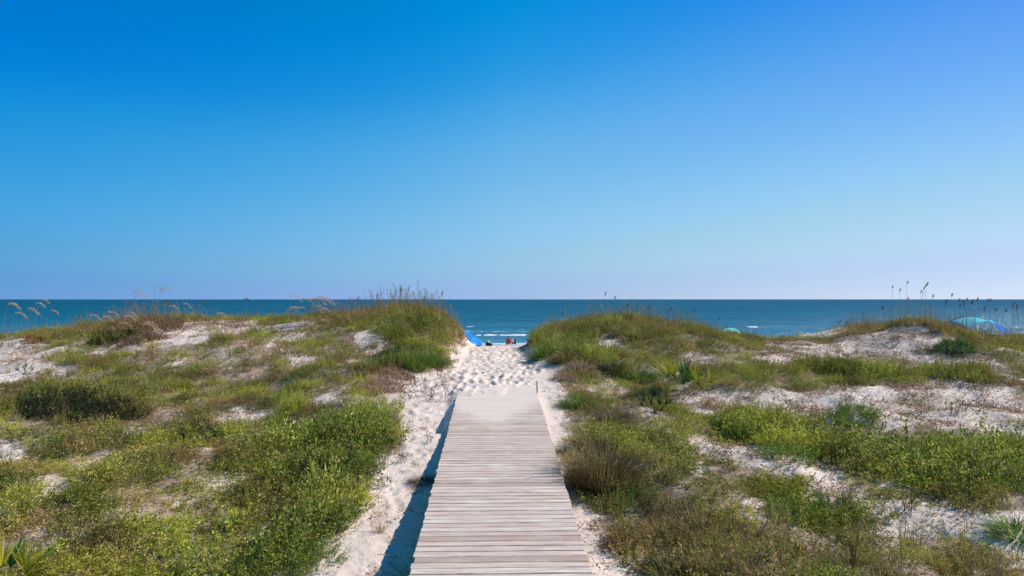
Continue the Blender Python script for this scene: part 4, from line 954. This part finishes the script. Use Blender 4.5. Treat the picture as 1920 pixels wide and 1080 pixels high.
def beach_chair(x, y, rz, c, c2, label, group=None):
    z = ground(x, y); r = tag(empty('beach_chair', (x, y, z), rz), label, 'beach chair', group); m = cloth('chair_'+c, c, c2, trans=.15)
    def panel(name, pts, w=.52, th=.02):
        g = Geo(); pts = [Vector(p) for p in pts]; V = []
        for k, p in enumerate(pts):
            d = (pts[min(k+1, len(pts)-1)]-pts[max(k-1, 0)]).normalized(); nrm = Vector((0, -d.z, d.y))*th*.5
            for s_, q in ((-1, 1), (1, 1), (1, -1), (-1, -1)): V.append(list(p+Vector((s_*w/2, 0, 0))+nrm*q))
        q4 = []
        for k in range(len(pts)-1):
            for j in range(4): q4.append([k*4+j, k*4+(j+1) % 4, (k+1)*4+(j+1) % 4, (k+1)*4+j])
        e = (len(pts)-1)*4; q4 += [[3, 2, 1, 0], [e, e+1, e+2, e+3]]; g.add(V, q4); return link(bpy.data.objects.new(name, g.mesh(name, m)), r)
    panel('seat', [(0, .42, .30), (0, .22, .24), (0, 0, .22)]); panel('backrest', [(0, -.02, .24), (0, -.14, .48), (0, -.28, .82)])
    for s_ in (-1, 1):
        for P in ([(s_*.28, .40, 0), (s_*.28, .10, .24), (s_*.28, -.16, .42)], [(s_*.28, -.30, 0), (s_*.28, .0, .22), (s_*.28, .44, .31)]):
            g = Geo(); tube(g, P, .013, .013, 6); link(bpy.data.objects.new('leg', g.mesh('leg', POLE, True)), r)
        g = Geo(); tube(g, [(s_*.28, -.02, .22), (s_*.28, -.15, .48), (s_*.28, -.30, .85)], .013, .013, 6); link(bpy.data.objects.new('back_post', g.mesh('back_post', POLE, True)), r)
        bm = boxes([(Vector((s_*.29, .12, .45)), (.05, .42, .025), 0, 0)], .006); from_bm('armrest', bm, POLE, r)
    return r
beach_chair(-.42, 77.5, R(8), 'b0473c', '983a34', 'red low beach chair with a person in it, seen from behind through the gap', 'two beach chairs in the gap')
beach_chair(.22, 77.9, R(-10), '1a2748', '22335c', 'navy beach chair to the right of the red one', 'two beach chairs in the gap')
SKIN = plain('skin', 'c48a6c', 'd09a7c', 4, .5, .4)
def sitting_person(x, y, rz, shirt, hair, label, seat=.24):
    z = ground(x, y); r = empty('person', (x, y, z), rz); tag(r, label, 'person')
    s = seat
    J = [(0, 0, s+.06, (.16, .12)), (0, -.05, s+.30, (.14, .11)), (0, -.10, s+.50, (.17, .10)), (0, -.10, s+.60, .055), (0, -.08, s+.70, (.075, .09)), (0, -.075, s+.80, (.07, .085)),
         (.09, .12, s+.09, .085), (.11, .46, s+.13, .062), (.11, .60, s-.18, .045), (.11, .72, s-.20, .04), (-.09, .12, s+.09, .085), (-.11, .46, s+.13, .062), (-.11, .60, s-.18, .045), (-.11, .72, s-.20, .04),
         (.20, -.09, s+.48, .055), (.25, .02, s+.24, .042), (.21, .24, s+.22, .032), (.19, .33, s+.20, .035), (-.20, -.09, s+.48, .055), (-.25, .02, s+.24, .042), (-.21, .24, s+.22, .032), (-.19, .33, s+.20, .035)]
    E = [(0,1),(1,2),(2,3),(3,4),(4,5),(0,6),(6,7),(7,8),(8,9),(0,10),(10,11),(11,12),(12,13),(2,14),(14,15),(15,16),(16,17),(2,18),(18,19),(19,20),(20,21)]
    for hx in (17, 21):                                          # five fingers and a thumb chain per hand
        sg = 1 if J[hx][0] > 0 else -1; bx, by, bz = J[hx][:3]
        for f, (dx, L) in enumerate(((-.024, .065), (-.008, .075), (.008, .072), (.023, .058))):
            i = len(J); J += [(bx+dx, by+.045, bz-.004, .009), (bx+dx, by+.045+L*.5, bz-.012, .008), (bx+dx, by+.045+L*.9, bz-.035, .007)]; E += [(hx, i), (i, i+1), (i+1, i+2)]
        i = len(J); J += [(bx-sg*.035, by+.01, bz-.005, .011), (bx-sg*.05, by+.045, bz-.02, .009)]; E += [(hx, i), (i, i+1)]
    skinned('body', J, E, SKIN, r, 1)
    Js = [(0, .0, s+.07, (.175, .135)), (0, -.05, s+.30, (.155, .125)), (0, -.10, s+.49, (.185, .115)), (.20, -.09, s+.48, .072), (.235, -.02, s+.33, .062), (-.20, -.09, s+.48, .072), (-.235, -.02, s+.33, .062)]
    skinned('shirt', Js, [(0,1),(1,2),(2,3),(3,4),(2,5),(5,6)], cloth('shirt_'+shirt, shirt, trans=.1), r, 1)
    skinned('hair', [(0, -.10, s+.76, (.082, .085)), (0, -.085, s+.86, (.078, .095)), (0, -.13, s+.68, (.065, .04))], [(0,1),(0,2)], plain('hair_'+hair, hair, hair, 10, .5), r, 1)
    return r
sitting_person(-.42, 77.55, R(8), 'e8ecf2', '2a2422', 'person in a white top with dark hair sitting in the red beach chair')
def towel(x, y, z, w, h, c, label):
    g = Geo(); n = 9; V = []
    for i in range(n):
        t = i/(n-1)
        for j in range(7):
            u = j/6-.5; V.append((u*w, -.03-.33*t*(1-t)*.3+.015*math.sin(u*22), -h*t))
    V = np.array(V); V2 = V+[0, -.008, 0]; k = len(V); q = [[i*7+j, i*7+j+1, (i+1)*7+j+1, (i+1)*7+j] for i in range(n-1) for j in range(6)]
    q2 = [[a+k, d+k, c_+k, b+k] for a, b, c_, d in q]; g.add(np.concatenate([V, V2]), q+q2)
    o = link(bpy.data.objects.new('towel', g.mesh('towel', cloth('towel_'+c, c), True))); o.location = (x, y, z); tag(o, label, 'towel')
towel(.10, 77.9-.30, ground(.22, 77.9)+.84, .30, .42, 'f0ece8', 'white and pink towel hanging over the back of the navy beach chair')
def bag(x, y, name, size, c, c2, label, cat, top=None):
    z = ground(x, y); r = tag(empty(name, (x, y, z), .3), label, cat); bm = boxes([(Vector((0, 0, size[2]/2)), size, 0, 0)]); 
    bmesh.ops.bevel(bm, geom=bm.edges[:], offset=min(size)*.22, segments=3, affect='EDGES')
    for v in bm.verts: k = 1-.25*(v.co.z/size[2])**2; v.co.x *= k; v.co.y *= k
    from_bm('bag_body', bm, cloth('bag_'+c, c, c2, trans=0), r, True)
    for s_ in (-1, 1):
        g = Geo(); tube(g, [(s_*0+math.cos(a)*size[0]*.22, s_*size[1]*.2, size[2]*.95+math.sin(a)*.16) for a in np.linspace(0, math.pi, 9)], .012, .012, 6); link(bpy.data.objects.new('handle', g.mesh('handle', POLE, True)), r)
    if top:
        rng = np.random.default_rng(3); g = Geo(); n = 12; V = []
        for i in range(5):
            for j in range(n):
                a = j*2*math.pi/n; q = i/4; rr = size[0]*.32*math.cos(q*1.5)*(1+rng.normal(0, .12)); V.append((rr*math.cos(a), rr*math.sin(a)*.7, size[2]*.93+.2*math.sin(q*1.5)))
        g.add(V, [[i*n+j, i*n+(j+1) % n, (i+1)*n+(j+1) % n, (i+1)*n+j] for i in range(4) for j in range(n)]); link(bpy.data.objects.new('towel_inside', g.mesh('towel_inside', cloth('white_towel', top), True)), r)
bag(-2.72, 77.3, 'beach_bag', (.56, .34, .46), '17382f', '10281f', 'dark green beach bag with a white towel on top, between the umbrella and the chairs', 'bag', 'f2f4f6')
bag(-2.36, 77.0, 'small_bag', (.34, .26, .28), '1c3a3a', '14302c', 'small dark bag against the right side of the green beach bag', 'bag')
bag(-3.72, 76.8, 'red_bag', (.50, .32, .24), '7c2438', '521c38', 'dark red bag on the sand under the blue umbrella', 'bag')
def wind_shade(x, y, a, h, label, cols, rz=0, depth=2.2):
    """an arched pole with a long cloth streaming from it in the wind"""
    z = ground(x, y); r = tag(empty('wind_shade', (x, y, z-.1), rz), label, 'beach canopy')
    n = 33; A = np.linspace(0.0, math.pi, n); P = [(-a*math.cos(t), 0, (h+.1)*math.sin(t)**.9) for t in A]; g = Geo(); tube(g, P, .03, .03, 6); link(bpy.data.objects.new('arch_pole', g.mesh('arch_pole', DARKP, True)), r)
    cuts = cols; rng = np.random.default_rng(8)
    par = None
    for (t0, t1, c1, c2) in cuts:
        m_ = cloth('sail_'+c1, c1, c2, trans=.45); N1 = 14; N2 = 12; V = []
        for i in range(N1+1):
            f = t0+(t1-t0)*i/N1; t = math.pi*(.10+.80*f); px_, pz_ = -a*math.cos(t), (h+.1)*math.sin(t)**.9
            for j in range(N2+1):
                v = j/N2; V.append((px_*(1-.13*v)+.10*v*math.sin(f*31+v*3), -depth*v*(1-.25*abs(f-.5)), pz_-.02-v*.30-abs(f-.45)*v*.35+.06*v*math.sin(f*40+v*6)+.05*v*math.sin(v*9+f*12)))
        g = Geo(); V = np.array(V); q = [[i*(N2+1)+j, i*(N2+1)+j+1, (i+1)*(N2+1)+j+1, (i+1)*(N2+1)+j] for i in range(N1) for j in range(N2)]; g.add(V, q)
        link(bpy.data.objects.new('sail_panel', g.mesh('sail_panel', m_, True)), r)
    return r
wind_shade(35.5, 53, 2.95, 2.62, 'turquoise and blue wind shade on an arched pole behind the right dune', [(0, .13, '12a88c', '18b090'), (.13, .30, '0f62c0', '1276d0'), (.30, .66, '55d0e4', '70dcec'), (.66, 1, '2a80ea', '4498f2')])
wind_shade(18.5, 58, 1.5, 1.93, 'small turquoise beach canopy mostly hidden behind the right mound', [(0, .2, '12a88c', '18b090'), (.2, .75, '5fe0d8', '86ece4'), (.75, 1, '40c0a0', '58c8a8')], depth=1.2)
